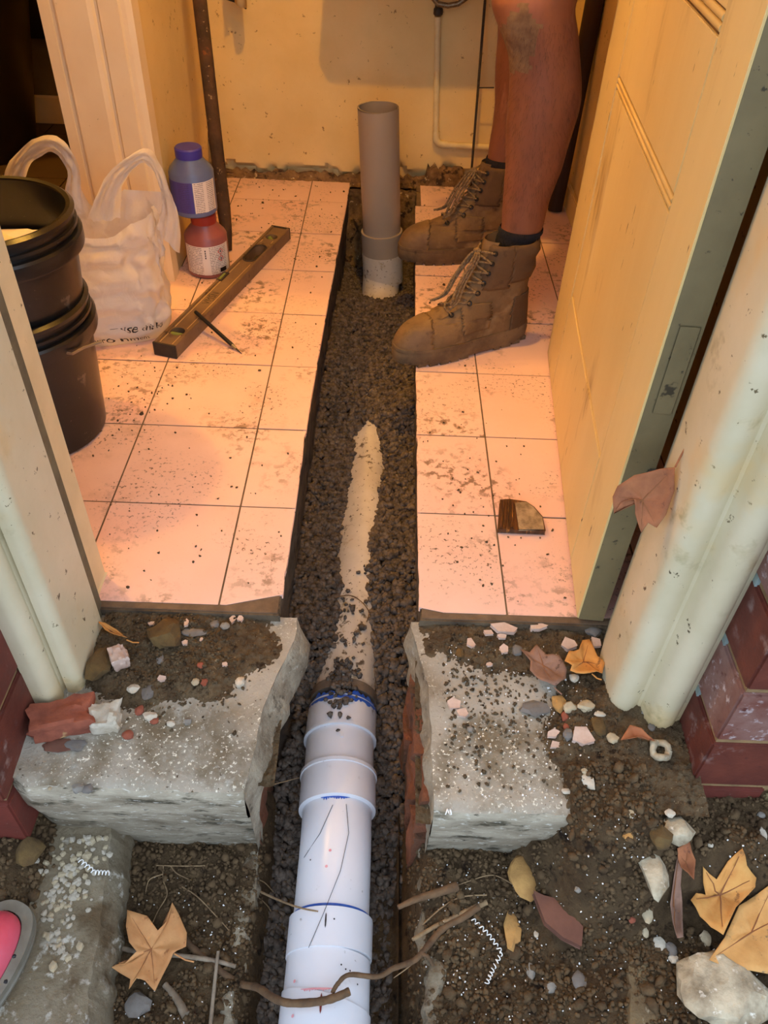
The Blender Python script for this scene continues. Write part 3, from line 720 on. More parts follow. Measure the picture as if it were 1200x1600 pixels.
# some gravel lying on the pipe
for _ in range(170):
    y = rg.gauss(.81, .03) if rg.random() < .75 else rg.gauss(.95, .07)
    x = axx(y)+rg.gauss(-.004, .013 if y < .86 else .02); d = abs(x-axx(y))
    rr = .062 if y < .80 else .0565
    if d > .045 or y < .70: continue
    items.append((x, y, axz(y)+math.sqrt(rr*rr-d*d)+.002, rg.uniform(.003, .0065)))
scatter('trench_gravel', M['gravel'], items, 1, 'dark crushed gravel bedding packed around the pipe in the trench', 'gravel')
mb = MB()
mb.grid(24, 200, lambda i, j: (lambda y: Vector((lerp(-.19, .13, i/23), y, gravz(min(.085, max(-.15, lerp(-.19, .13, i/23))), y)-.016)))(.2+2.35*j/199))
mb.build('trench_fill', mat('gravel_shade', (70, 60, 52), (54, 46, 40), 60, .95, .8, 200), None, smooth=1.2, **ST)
# soil crumbs outside
EXC = [(hit(u, v), r_) for u, v, r_ in ((1125, 1410, .048), (1175, 1462, .065), (235, 1485, .055), (910, 1035, .032), (850, 1045, .035), (872, 1435, .035), (1052, 1420, .03), (1070, 1348, .018), (30, 1520, .06))]
def clear(x, y): return all((x-p_.x)**2+(y-p_.y)**2 > r_*r_ for p_, r_ in EXC)
items = []
for _ in range(15000):
    x = rg.uniform(-.62, .66); y = rg.uniform(.24, .57)
    if -.15 < x < .07 or not clear(x, y): continue
    if -.43 < x < -.36 and rg.random() < .85: continue
    items.append((x, y, nground(x, y)+rg.uniform(-.001, .003), rg.uniform(.0012, .0046)*(2.1 if rg.random() < .05 else 1)))
scatter('soil_crumbs', M['clod'], items, 2, 'crumbled dark soil spread over the dug ground', 'soil')
items = []
for _ in range(2600):
    if rg.random() < .5: x, y = rg.gauss(-.30, .06), rg.gauss(.73, .045); h = hl
    else: x, y = rg.uniform(.11, .46), rg.gauss(.70, .08); h = hr
    if not (.53 < y < .79) or not (-.41 < x < -.16 or .10 < x < .46): continue
    if (x > .36 and y > .62) or not clear(x, y): continue
    items.append((x, y, sill_z(y)+max(0, h(x, y))+.001, rg.uniform(.0008, .0034)))
scatter('sill_crumbs', M['dirt'], items, 5, 'fine grit and crumbs scattered over the concrete sills', 'grit')
items = []
for _ in range(800):
    sx = rg.random()
    if sx < .45: x, y = rg.uniform(.08, .36), rg.uniform(.24, .50)
    elif sx < .6: x, y = rg.uniform(-.34, -.17), rg.uniform(.26, .5)
    elif sx < .75: x, y = rg.uniform(.36, .6), rg.uniform(.25, .5)
    else:
        x, y = rg.uniform(.11, .33), rg.uniform(.52, .76)
        items.append((x, y, sill_z(y)+max(0, hr(x, y))+.001, rg.uniform(.0007, .0015))); continue
    items.append((x, y, nground(x, y)+.002, rg.uniform(.0007, .0016)))
scatter('plastic_flecks', M['shav'], items, 6, 'tiny white plastic sawdust flecks scattered over soil and sill', 'flecks')
items = []
for _ in range(420):
    a = rg.random()
    if a < .35: x, y = rg.uniform(-.5, -.15), rg.uniform(.8, 2.5)
    elif a < .6: x, y = rg.gauss(.2, .07), rg.gauss(1.05, .2)
    elif a < .75: x, y = rg.gauss(-.5, .06), rg.gauss(1.38, .12)
    elif a < .9: x, y = rg.gauss(-.33, .12), rg.gauss(2.35, .14)
    else: x, y = rg.uniform(.1, .33), rg.uniform(1.5, 2.5)
    if not (YF+.01 < y < BACK-.01) or (xl(y)-.01 < x < xr(y)+.01) or x > .32 or x < -.56 or (y > 1.8 and x < -.52): continue
    items.append((x, y, .0012, rg.uniform(.0008, .0026)*(1.8 if rg.random() < .06 else 1)))
scatter('floor_crumbs', M['clod'], items, 7, 'dark dirt crumbs scattered over the pink tiles', 'crumbs')

# ------------------------------------------------------------------ ceiling lamp (the room's warm light)
t = thing('ceiling_lamp', (LAMP.x, LAMP.y, 2.5), 'warm ceiling lamp hanging in the room above the trench', 'lamp')
MB().lathe([(.045, 2.499), (.045, 2.475), (.012, 2.465)], 20, (LAMP.x, LAMP.y, 0)).build('rose', M['ceramic'], t, smooth=True)
MB().tube([(LAMP.x, LAMP.y, 2.47), (LAMP.x, LAMP.y, LAMP.z+.075)], .004, 8).build('cord', M['ceramic'], t)
MB().lathe([(.018, .08), (.018, .045), (.014, .04)], 16, LAMP).build('socket', M['ceramic'], t, smooth=True)
em = bpy.data.materials.new('bulb_glow'); em.use_nodes = True; b = em.node_tree.nodes['Principled BSDF']
b.inputs['Emission Color'].default_value = LAMP_C+(1,); b.inputs['Emission Strength'].default_value = 30
ax_ = Vector((-.03, .60, -1)).normalized(); sx_ = ax_.cross(Vector((0, 1, 0))).normalized(); sy_ = ax_.cross(sx_)
SHP = [(.022, -.045), (.034, -.03), (.078, .04), (.115, .11), (.124, .141)]
shd = MB().grid(40, len(SHP), lambda i, j: LAMP+ax_*SHP[j][1]+(sx_*math.cos(2*PI*i/40)+sy_*math.sin(2*PI*i/40))*SHP[j][0], wrap=True).build('added_cutoff_shade', mat('cutoff_shade_paint', (200, 196, 186), rough=.5), t, smooth=.8)  # unseen shade, added and tilted rearward to cut lamp light towards the front
shd.modifiers.new('thick', 'SOLIDIFY').thickness = .002
MB().lathe([(.002, -.018), (.012, -.015), (.019, 0), (.017, .014), (.012, .042)], 18, LAMP+Vector((0, 0, .01))).build('bulb', em, t, smooth=True).visible_shadow = True
ld = bpy.data.lights.new('bulb_light', 'POINT'); ld.energy = LAMP_W; ld.color = LAMP_C; ld.shadow_soft_size = .026
lo = bpy.data.objects.new('bulb_light', ld); COL.objects.link(lo); lo.parent = t; lo.location = LAMP+ax_*.0+Vector((0, .0, -.036))-Vector(t.location)

hl_ = thing('hall_lamp', (-1.5, 1.9, 2.5), 'dim warm lamp on the ceiling of the hall', 'lamp')
MB().lathe([(.05, 2.499), (.05, 2.47), (.09, 2.45), (.085, 2.40), (.04, 2.375), (.002, 2.37)], 24, (-1.5, 1.9, 0)).build('glass_bowl', em, hl_, smooth=True)
l2 = bpy.data.lights.new('hall_light', 'POINT'); l2.energy = 80; l2.color = LAMP_C; l2.shadow_soft_size = .06
o2 = bpy.data.objects.new('hall_light', l2); COL.objects.link(o2); o2.parent = hl_; o2.location = (0, 0, -.2)
# ------------------------------------------------------------------ drain pipe
pipe = thing('drain_pipe', (axx(.6), .6, -.33), 'white plastic drain pipe with sockets and grey upright riser laid in the trench', 'drain pipe')
def along(y, lift=0): return Vector((axx(y), y, axz(y)+lift))
def seg(name, ys, rs, m, n=36, parent=None, cap=True):
    return MB().tube([along(y) for y in ys], rs, n, cap).build(name, m, parent or pipe, smooth=.5)
def lin_(a, b, n): return [a+(b-a)*i/(n-1) for i in range(n)]
# y stations taken from the photograph's rings (pixel rows on the pipe's crown)
def yat(v, u=520, z=-.2): return onz(u, v, z).y
yb0, yb1 = yat(1085, 535), yat(1130, 535)
y2, y3 = yat(1188, 530), yat(1243, 528)
y4, y5, y6 = yat(1413, 515), yat(1478, 510), yat(1552, 505)
print('pipe stations', yb0, yb1, y2, y3, y4, y5, y6)
seg('pipe_section', lin_(yb0+.02, 2.2, 40), PR, M['pvcdirty'])
seg('bend_socket', [yb1-.001, yb1, yb0, yb0+.004], [.056, .0605, .0605, .056], M['pvc'])
seg('bend_body', lin_(y2, yb1, 8), [.0575]*8, M['pvc'])
seg('rim', [yb1-.003, yb1-.0025, yb1+.0025, yb1+.003], [.058, .0622, .0622, .058], M['pvc'])
cp = seg('socket_coupling', [y3, y3+.0005, y2-.002, y2], [.055, .0615, .0615, .056], M['pvc'])
seg('rim', [y2-.004, y2-.003, y2+.003, y2+.004], [.0605, .0635, .0635, .0605], M['pvc'])
seg('pipe_section', lin_(y4-.02, y3+.02, 8), PR, M['pvc'])
seg('socket_coupling', [y5-.0, y5+.001, y4-.0015, y4-.001], [.055, .0605, .0605, .0565], M['pvc'])
# slanted mitred bend in front
def ringcut(name, ya, yb, ra, rb, sa, sb, m):
    mb = MB(); n = 40
    def fn(i, j):
        a = 2*PI*i/n; y, r, s = [(ya, ra-.004, sa), (ya, ra, sa), (yb, rb, sb), (yb, rb-.004, sb)][j]
        c = along(y); return c+Vector((r*math.cos(a), s*math.cos(a), r*math.sin(a)))
    return mb.grid(n, 4, fn, wrap=True).build(name, m, pipe, smooth=.5)
ringcut('bend_body', y6, y5+.001, .0590, .0585, -.013, -.004, M['pvc'])
ringcut('socket_coupling', y6-.075, y6+.001, .0620, .0610, -.008, -.013, M['pvc'])
seg('pipe_section', lin_(.1, y6-.05, 6), .0585, M['pvc'])
# blue primer bands (thin irregular rings)
def band(name, y, wdt, r, m, seed, a0=20, a1=160):
    n = 50
    def fn(i, j):
        a = math.radians(lerp(a0, a1, i/(n-1)))
        e = (.35+.65*abs(nz(i*.25, seed))+.35*nz(i*.9, seed+3))*wdt*min(1, 4*min(i, n-1-i)/(n-1)+.15)
        yy = y+(0 if j == 0 else e)
        c = along(yy); return c+Vector((r*math.cos(a), 0, r*math.sin(a)))
    return MB().grid(n, 2, fn).build(name, m, pipe, smooth=True)
band('primer_band', yb0-.002, -.016, .0609, M['blue'], 2, 8, 172)
band('primer_band', yb0-.001, .018, .0600, M['blue'], 5, 8, 172)
band('primer_band', y3-.0005, -.008, .0554, M['blue'], 9, 68, 118)
ringcut('primer_band', y4-.0005, y4+.0028, .0566, .0560, 0, 0, M['blue'])
band('primer_stain', y6+.006, -.006, .0616, M['pinkmark'], 15, 80, 122)
def dab(y, ang, ln, wd, m, r, name='ink_mark'):
    a = math.radians(ang); n = 8
    mb = MB(); c = along(y)
    vs = [];
    for k in range(n):
        t = 2*PI*k/n; yy = y+ln*math.sin(t); aa = a+wd*math.cos(t)/r; c = along(yy)
        vs.append(c+Vector((r*math.cos(aa), 0, r*math.sin(aa))))
    return mb.add(vs, [list(range(n))]).build(name, m, pipe)
dab(y4-.022, 95, .010, .0012, M['ink'], .0609); dab(y4-.020, 84, .0012, .0012, M['ink'], .0609)
dab(y6+.0-.012, 94, .012, .0016, M['redmark'], .0621)
for (yy, an) in ((y3-.085, 96), (y3-.108, 100), (yat(1530), 132), (yat(1585), 130)): dab(yy, an, .0022, .0022, M['pinkmark'], .0557 if yy > y4 else .0624, 'primer_drop')
for (yy, an) in ((y3-.095, 128), (yat(1507), 72), (yat(1513), 66), (yat(1514), 60), (yat(1532), 48)): dab(yy, an, .0012, .0012, M['ink'], .0557 if yy > y4 else .0624)
mb = MB(); mb.lathe([(.003, .0), (.003, .002)], 10, along((yb1+y2)/2+.01, .0572)+Vector((.004, 0, 0))); mb.build('moulding_mark', M['pvc'], pipe)
# dusty collar where gravel sits
seg('dusty_collar', [yb0+.016, yb0+.017, yb0+.036, yb0+.037], [.055, .0595, .0590, .055], mat('dusty_grey_collar', (112, 100, 88), (88, 78, 68), 30, .9, .4, 120))
# hair-thin threads on the pipe crown
for pts in (((520, 1258), (500, 1300), (474, 1330)), ((541, 1256), (545, 1300), (532, 1360), (505, 1430), (482, 1480))):
    pp = []
    for u, v in pts:
        p = onz(u, v, -.2); d = p.x-axx(p.y); pp.append(Vector((p.x, p.y, axz(p.y)+math.sqrt(max(1e-6, .0565**2-d*d))+(.006 if p.y < y4 else 0))))
    MB().tube(pp, .0004, 5).build('scribed_line', M['ink'], pipe)
# rear bend + riser
RX, RY = -.018, 2.262
def rp(z): return Vector((RX+.006-.02*(z+.02)/.33*1.0+.0, RY, z))
bend = []
for k in range(13):
    a = PI/2*k/12*1.0; Rb = .10
    bend.append(Vector((lerp(axx(2.15), rp(-.1).x, k/12), RY-Rb+Rb*math.sin(a), -.238+Rb-Rb*math.cos(a))))
MB().tube([Vector((axx(2.08), RY-.20, -.238))]+bend+[rp(-.10)], .0565, 32).build('bend_body', M['pvcdirty'], pipe, smooth=.5)
cr = MB().tube([rp(-.175), rp(-.174), rp(-.085), rp(-.084)], [.0565, .061, .061, .0565], 36).build('socket_coupling', M['pvcdirty'], pipe, smooth=.5)
MB().tube([rp(-.088), rp(-.087), rp(-.022), rp(-.021)], [.0565, .0605, .0605, .0565], 36).build('collar', M['pvcgrey'], pipe, smooth=.5)
zt = ony(595, 168, RY-.0).z
mb = MB(); mb.tube([rp(-.05), rp(.1), rp(.2), rp(zt)], PR, 40, cap=False)
mb.tube([rp(-.05), rp(zt)], PR-.004, 40, cap=False)
n = 40; o = len(mb.v); p = rp(zt)
mb.add([p+Vector((r*math.cos(2*PI*k/n), r*math.sin(2*PI*k/n), 0)) for r in (PR, PR-.004) for k in range(n)], [[k, (k+1) % n, n+(k+1) % n, n+k] for k in range(n)])
mb.build('riser_pipe', M['pvcgrey'], pipe, smooth=.6)

# ------------------------------------------------------------------ person
per = thing('person', (.28, 1.84, 0), 'person in tan lace-up work boots and dark socks standing astride beside the riser pipe', 'person')
def ring(c, a, b, n=24, ax=None):
    return [Vector((c[0]+a*math.cos(2*PI*k/n), c[1]+b*math.sin(2*PI*k/n), c[2])) for k in range(n)]
def loft(mb, secs, n=24):
    o = len(mb.v)
    for (c, a, b) in secs: mb.v += ring(c, a, b, n)
    for j in range(len(secs)-1):
        for k in range(n): mb.f.append([o+j*n+k, o+j*n+(k+1) % n, o+(j+1)*n+(k+1) % n, o+(j+1)*n+k])
    mb.f.append([o+k for k in range(n)][::-1]); mb.f.append([o+(len(secs)-1)*n+k for k in range(n)])
YN, YFa = 1.655, 2.075
rows = [(352, 783, 849), (325, 784, 855), (300, 786, 863), (282, 787, 870), (260, 789, 879), (238, 789, 885), (217, 789, 891), (195, 790, 898), (173, 792, 905), (152, 794, 909), (130, 795, 910), (108, 795, 909), (87, 793, 907), (65, 786, 906), (43, 777, 904), (22, 769, 900), (2, 765, 899)]
near = []
for v, a, b_ in rows:
    A, B = ony(a, v, YN), ony(b_, v, YN); c = (A+B)/2; near.append((c, (B.x-A.x)/2, (B.x-A.x)/2*.86))
print('near leg', [(tuple(round(x, 3) for x in c), round(a, 3)) for c, a, b_ in near[::4]], near[-1])
kz = near[-1][0]
hip = Vector((.37, 1.76, .93)); hipf = Vector((.37, 1.93, .93))
base = [(Vector((near[0][0].x-.020, YN-.012, .05)), .034, .030), (Vector((near[0][0].x-.016, YN-.008, .17)), .036, .032)]
top = [(kz.lerp(hip, t), lerp(near[-1][1], .092, t), lerp(near[-1][2], .088, t)) for t in (.25, .5, .75, 1)]
nl = base+near+top
dx = ony(808, 150, YFa).x-ony(852, 130, YN).x
print('far dx', dx)
fl = []
for c, a, b_ in base+near:
    kk = 1-sst(.2, .38, c.z); fl.append((Vector((lerp(c.x+dx, .286, kk), lerp(YFa+(c.y-YN), 2.072, kk), c.z)), a*.95, b_*.95))
kf = fl[-1][0]; fl += [(kf.lerp(hipf, t), lerp(fl[-1][1], .09, t), lerp(fl[-1][2], .086, t)) for t in (.25, .5, .75, 1)]
mb = MB(); loft(mb, nl); loft(mb, fl)
# kneecap, torso, arms, head (out of frame; they throw the real shadows)
mb.rock((near[-3][0].x-.036, YN-.028, near[-3][0].z+.02), (.034, .034, .045), 1, 3, .05)
loft(mb, [((.38, 1.845, .82), .10, .16), ((.38, 1.845, .95), .12, .175), ((.37, 1.845, 1.08), .11, .155), ((.36, 1.845, 1.25), .115, .17), ((.35, 1.845, 1.38), .115, .19), ((.345, 1.845, 1.45), .08, .13), ((.33, 1.845, 1.50), .055, .058), ((.31, 1.845, 1.57), .055, .055)], 28)
mb.rock((.285, 1.845, 1.66), (.098, .078, .118), 2, 3, .03)
mb.rock((.19, 1.845, 1.65), (.018, .014, .02), 2, 2, .03)
for s in (-1, 1):
    mb.tube([(.345, 1.845+s*.17, 1.41), (.36, 1.845+s*.215, 1.30), (.37, 1.845+s*.225, 1.14), (.32, 1.845+s*.22, 1.02), (.24, 1.845+s*.20, .93), (.20, 1.845+s*.19, .90)], [.052, .05, .043, .04, .032, .028], 16)
    mb.rock((.165, 1.845+s*.19, .875), (.045, .022, .038), 3, 2, .05)
    for k in range(5):
        q = Vector((.15, 1.845+s*(.185-.0), .872+.018*(k-2)*.9)); L = [.05, .075, .08, .075, .06][k]
        mb.tube([q, q+Vector((-L*.5, s*-.004, -.008)), q+Vector((-L*.85, s*-.012, -.022))], [.0095, .009, .0075], 8)
me_o = mb.build('body', M['skin'], per, smooth='all')
rm = me_o.modifiers.new('fuse', 'REMESH'); rm.mode = 'VOXEL'; rm.voxel_size = .0075; rm.use_smooth_shade = True
sm = me_o.modifiers.new('soft', 'SMOOTH'); sm.factor = .6; sm.iterations = 5
dg = bpy.context.evaluated_depsgraph_get(); nm = bpy.data.meshes.new_from_object(me_o.evaluated_get(dg))
me_o.modifiers.clear(); old = me_o.data; me_o.data = nm
for p in nm.polygons: p.use_smooth = True
nm.materials.clear(); nm.materials.append(M['skin']); nm.materials.append(M['kneedust'])
kc = ony(812, 70, YN-.06); off = Vector(me_o.location)+Vector(per.location)
for p in nm.polygons:
    c = p.center+off; d = c-kc
    if c.y < YN+.02 and c.x < near[-3][0].x and (d.x/.034)**2+(d.z/.058)**2+.5*nz(c.x*60, c.z*60) < .9: p.material_index = 1
# leg hair
rh = random.Random(8); mb = MB()
for secs, cnt in ((nl, 1500), (fl, 600)):
    for _ in range(cnt):
        k = rh.uniform(3, 17); i = int(k); t = k-i
        c = secs[i][0].lerp(secs[i+1][0], t); a = lerp(secs[i][1], secs[i+1][1], t); b_ = lerp(secs[i][2], secs[i+1][2], t); an = rh.uniform(PI*.8, PI*2.1)
        p = c+Vector((a*math.cos(an), b_*math.sin(an), 0)); nrm = Vector((math.cos(an), math.sin(an), 0)); tg = Vector((-math.sin(an), math.cos(an), 0))
        q = p+nrm*.0045+Vector((0, 0, -rh.uniform(.008, .016)))+tg*rh.uniform(-.006, .006)
        p -= nrm*.001
        mb.add([p-tg*.00028, p+tg*.00028, q], [(0, 1, 2)])
mb.build('leg_hair', M['hair'], per, kind='stuff')
# shorts, shirt, hair
mb = MB(); loft(mb, [(nl[-4][0].lerp(nl[-3][0], .4), .118, .112), (nl[-2][0], .125, .118), (nl[-1][0]+Vector((0, 0, .02)), .13, .11)])
loft(mb, [(fl[-4][0].lerp(fl[-3][0], .4), .118, .112), (fl[-2][0], .125, .118), (fl[-1][0]+Vector((0, 0, .02)), .13, .11)])
loft(mb, [((.385, 1.845, .86), .115, .185), ((.38, 1.845, .96), .13, .19), ((.372, 1.845, 1.06), .122, .17)], 28); mb.build('shorts', M['shorts'], per, smooth=True)
mb = MB(); loft(mb, [((.375, 1.845, .98), .135, .195), ((.37, 1.845, 1.1), .125, .175), ((.36, 1.845, 1.25), .13, .185), ((.35, 1.845, 1.39), .128, .205), ((.345, 1.845, 1.47), .09, .13)], 28)
for s in (-1, 1): mb.tube([(.345, 1.845+s*.15, 1.42), (.36, 1.845+s*.215, 1.31), (.37, 1.845+s*.228, 1.17)], [.066, .066, .06], 16)
mb.build('shirt', M['shirt'], per, smooth=True)
mb = MB(); mb.rock((.305, 1.845, 1.695), (.098, .086, .10), 7, 3, .05); mb.build('hair', M['headhair'], per, smooth=True)
# socks
def sock(secs, name='sock', z0=.175, z1=.262):
    mb = MB(); n = 32; c0 = secs[2][0]
    def fn(i, j):
        z = lerp(z0, z1, j/11); a = 2*PI*i/n
        k = [(s[0].z, s[0].x, s[1], s[2]) for s in secs[:8]]
        cx = interp([(q[0], q[1]) for q in k], z); aa = interp([(q[0], q[2]) for q in k], z)+.004+.0018*math.sin(j*1.9); bb = interp([(q[0], q[3]) for q in k], z)+.004+.0018*math.sin(j*1.9)
        if j == 11: aa -= .004; bb -= .004
        return Vector((cx+aa*math.cos(a), secs[2][0].y+bb*math.sin(a), z))
    mb.grid(n, 12, fn, wrap=True); return mb.build(name, M['sock'], per, smooth='all')
sock(nl); sock(fl)
# boots
LV = [(.026, .004, .331, .050, .040), (.040, .003, .332, .0515, .041), (.052, .005, .332, .051, .041), (.062, .010, .331, .050, .040), (.070, .017, .330, .0475, .039), (.077, .028, .329, .044, .038), (.082, .041, .328, .040, .038),
      (.086, .056, .327, .037, .038), (.090, .074, .326, .036, .038), (.0945, .092, .325, .035, .038), (.101, .110, .324, .034, .038), (.110, .128, .323, .033, .038), (.122, .146, .321, .033, .038), (.136, .163, .319, .034, .038), (.152, .178, .318, .036, .040), (.170, .190, .318, .039, .042), (.188, .198, .319, .041, .044), (.203, .203, .320, .042, .045), (.214, .206, .321, .042, .045), (.218, .210, .319, .039, .042)]
LV = [(q[0] if q[0] < .1 else .1+(q[0]-.1)*1.24,)+q[1:] for q in LV]
LV = [(q[0], q[1], q[2]+(.006*math.sin((q[0]-.16)/.045*PI)**2 if q[0] > .16 else 0), q[3], q[4]+(.005*math.sin((q[0]-.16)/.045*PI)**2 if q[0] > .16 else 0)) for q in LV]
LV = [(q[0]+(.007*math.sin(PI*sst(.055, .13, q[0])) if .055 < q[0] < .13 else 0),)+tuple(q[1:]) for q in LV]
_L = []
for a_, b2_ in zip(LV, LV[1:]):
    for h_ in range(3): _L.append(tuple(lerp(x_, y_, h_/3) for x_, y_ in zip(a_, b2_)))
LV = _L+[LV[-1]]
ZB = LV[-1][0]
def outline(lv, t, off=0):
    z, xf, xb, bf, bb = lv
    xc = (xf+xb)/2; a = (xb-xf)/2
    n = 2.5
    cx, sy = math.cos(t), math.sin(t)
    ex = math.copysign(abs(cx)**(2/n), cx); ey = math.copysign(abs(sy)**(2/n), sy)
    u = (ex+1)/2                     # 0 toe, 1 heel
    wv = lerp(bf, bb, sst(.25, .8, u))
    if z < .09: wv *= 1-.10*math.exp(-((u-.58)/.16)**2)
    return Vector((xc+a*ex, wv*ey, z))
def boot(toe, ang, label, mirror=1):
    NB = 128
    ca, sa = math.cos(ang), math.sin(ang)
    def W(p): return Vector((toe[0]+p.x*ca-p.y*sa, toe[1]+p.x*sa+p.y*ca, p.z))
    def surf(i, j): return outline(LV[j], 2*PI*i/NB)
    mb = MB(); mb.grid(NB, len(LV), lambda i, j: W(surf(i, j)+Vector((0, .0022*fb(surf(i, j).x*34, surf(i, j).y*34, surf(i, j).z*34), .0022*fb(surf(i, j).x*30, j, 3)*(j not in (0,))))), wrap=True)
    # inside of the collar
    mb.grid(NB, 3, lambda i, j: W(outline((ZB-.012*j, .210+.004*j, .319-.004*j, .039-.004*j, .042-.004*j), 2*PI*i/NB)), wrap=True)
    bt = mb.build('boot', M['boot'], per, loc=(toe[0], toe[1], 0), smooth='all', label=label)
    def patch(name, cond, off, m):
        pts = {}; q = MB()
        for j in range(len(LV)-1):
            for i in range(NB):
                idx = [(i, j), ((i+1) % NB, j), ((i+1) % NB, j+1), (i, j+1)]
                P = [surf(*k) for k in idx]; c = sum(P, Vector())/4
                if cond(c):
                    nn = (P[1]-P[0]).cross(P[3]-P[0])
                    fi = []
                    for k, pp in zip(idx, P):
                        if k not in pts:
                            cc = Vector((lerp(.10, .26, sst(.1, .2, pp.x)) if pp.x > .05 else .06, 0, min(pp.z, .06) if pp.x < .2 else pp.z))
                            pts[k] = len(q.v); q.v.append(W(pp+(pp-cc).normalized()*off))
                        fi.append(pts[k])
                    q.f.append(fi)
        o = q.build(name, m, bt, smooth='all')
        s = o.modifiers.new('thick', 'SOLIDIFY'); s.thickness = .0022; s.offset = 0
        return o
    patch('toe_cap', lambda c: c.x < .082-.25*abs(c.y) and c.z > .03, .0016, M['bootcap'])
    patch('ankle_collar', lambda c: c.z > .165 and c.x > .250, .0024, M['bootdark'])
    patch('quarter_panel', lambda c: c.z > .15 and c.x < .25 and c.x > .19, .0018, M['bootdark'])
    patch('heel_counter', lambda c: c.x > .27 and .03 < c.z < .13, .0016, M['bootdark'])
    patch('vamp_flap', lambda c: .145 < c.x < .215 and .062 < c.z < .125 and abs(c.y) > .02, .0018, M['boot'])
    # sole
    s = MB(); NS = 72
    def so(i, e, z): 
        p = outline((.03, .0, .336, .0535, .043), 2*PI*i/NS); return W(Vector((p.x*(1+e)-e*.168, p.y*(1+e*2.4), z)))
    prof = [(-.01, .006), (.0, .008), (.010, .020), (.014, .030), (.004, .034), (.012, .038), (.006, .044), (-.03, .044)]
    s.grid(NS, len(prof), lambda i, j: so(i, prof[j][0], prof[j][1]), wrap=True)
    s.f.append([k for k in range(NS)][::-1])
    o0 = len(s.v)
    for (xa, xb) in ((.012, .034), (.040, .060), (.066, .086), (.092, .112), (.118, .138), (.144, .164), (.236, .250), (.256, .280), (.286, .308), (.312, .330)):
        hw = outline((.03, 0, .336, .0535, .043), math.acos(max(-1, min(1, math.copysign(abs(((xa+xb)/2-.168)/.168)**1.25, (xa+xb)/2-.168))))).y
        vs = []
        for z, e in ((0.0, .97), (.010, .99)):
            for (x, y) in ((xa, -hw*e), (xb, -hw*e), (xb, hw*e), (xa, hw*e)): vs.append(W(Vector((x, y, z+(.008 if xb < .035 and z == 0 else 0)))))
        s.add(vs, [(0, 3, 2, 1), (4, 5, 6, 7), (0, 1, 5, 4), (1, 2, 6, 5), (2, 3, 7, 6), (3, 0, 4, 7)])
    s.build('sole', M['sole'], bt, smooth=.5)
    # eyelets and laces
    xfz = lambda z: interp([(q[0], q[1]) for q in LV], z)
    def lvl(z): return [z]+[interp([(q[0], q[c]) for q in LV], z) for c in range(1, 5)]
    E = {}; EN = {}
    for k in range(7):
        z = lerp(.104, .232, k/6)
        for sd in (-1, 1):
            yy = lerp(.024, .027, k/6)
            an = min([PI+sd*q*.01 for q in range(0, 150)], key=lambda t_: abs(abs(outline(lvl(z), t_).y)-yy))
            p = outline(lvl(z), an); tu = outline(lvl(z), an+.05)-outline(lvl(z), an-.05); tv = outline(lvl(z+.004), an)-outline(lvl(z-.004), an)
            nn = tu.cross(tv).normalized()
            if nn.y*p.y < 0: nn = -nn
            E[(sd, k)] = p+nn*.0045; EN[(sd, k)] = nn
    for (sd, k), p in E.items():
        nrm = EN[(sd, k)]; t1 = nrm.cross(Vector((0, 0, 1))).normalized(); t2 = nrm.cross(t1)
        MB().tube([W(p+(t1*math.cos(a)+t2*math.sin(a))*.0046) for a in [2*PI*q/12 for q in range(13)]], .0017, 6, cap=False).build('eyelet', M['eyelet'], bt, smooth=True)
    # tongue
    MB().grid(9, 12, lambda i, j: (lambda z, xf: W(Vector((xf-.001-.005*(1-((i-4)/4)**2)+.014*((i-4)/4)**2, .024*(i-4)/4, z))))(lerp(.100, .252, j/11), interp([(q[0], q[1]) for q in LV], lerp(.100, .243, j/11)))).build('tongue', M['boot'], bt, smooth='all')
    for k in range(6):
        for sd in (-1, 1):
            a, b_ = E[(sd, k)], E[(-sd, k+1)]
            zm = (a.z+b_.z)/2; mid = Vector((xfz(zm)-.013, 0, zm+.004))
            MB().tube([W(x) for x in (a, a.lerp(mid, .55)+Vector((-.007, sd*.003, .003)), mid, b_.lerp(mid, .55)+Vector((-.007, -sd*.003, .003)), b_)], .0024, 7).build('lace', M['lace'], bt, smooth=True)
    topc = Vector((xfz(.228)-.020, 0, .230))
    MB().rock(W(topc), (.009, .009, .008), 3, 2, .2).build('lace_knot', M['lace'], bt, smooth=True)
    for k, (sd, ln, dx_) in enumerate(((-1, .125, -.060), (1, .13, -.068), (-1, .10, -.046), (1, .115, -.056), (-1, .08, -.034))):
        e = topc+Vector((dx_-.035, sd*.020-.008, -ln))
        zf = lambda p: p
        zz = [.230, .222, .175, .135, .230-ln]
        path = [topc]+[Vector((xfz(max(.122, z_))-.022-.012*(q_ % 2)-.004*k, sd*(.010+.006*q_)-.006, max(z_, .122))) for q_, z_ in enumerate(zz[1:])]
        pp = [W(x) for x in path]
        sp = []
        for q in range(len(pp)-1):
            for h in range(4): 
                P0, P1, P2, P3 = pp[max(q-1, 0)], pp[q], pp[q+1], pp[min(q+2, len(pp)-1)]; tt = h/4
                sp.append(.5*((2*P1)+(P2-P0)*tt+(2*P0-5*P1+4*P2-P3)*tt*tt+(3*P1-P0-3*P2+P3)*tt**3))
        MB().tube(sp+[pp[-1]], .0026, 7).build('lace', M['lace'], bt, smooth=True)
    return bt
boot((.028, 1.520), math.radians(25.5), 'near tan lace-up work boot with its toe over the trench')
boot((.036, 2.035), math.radians(9), 'far brown lace-up work boot beside the riser pipe')

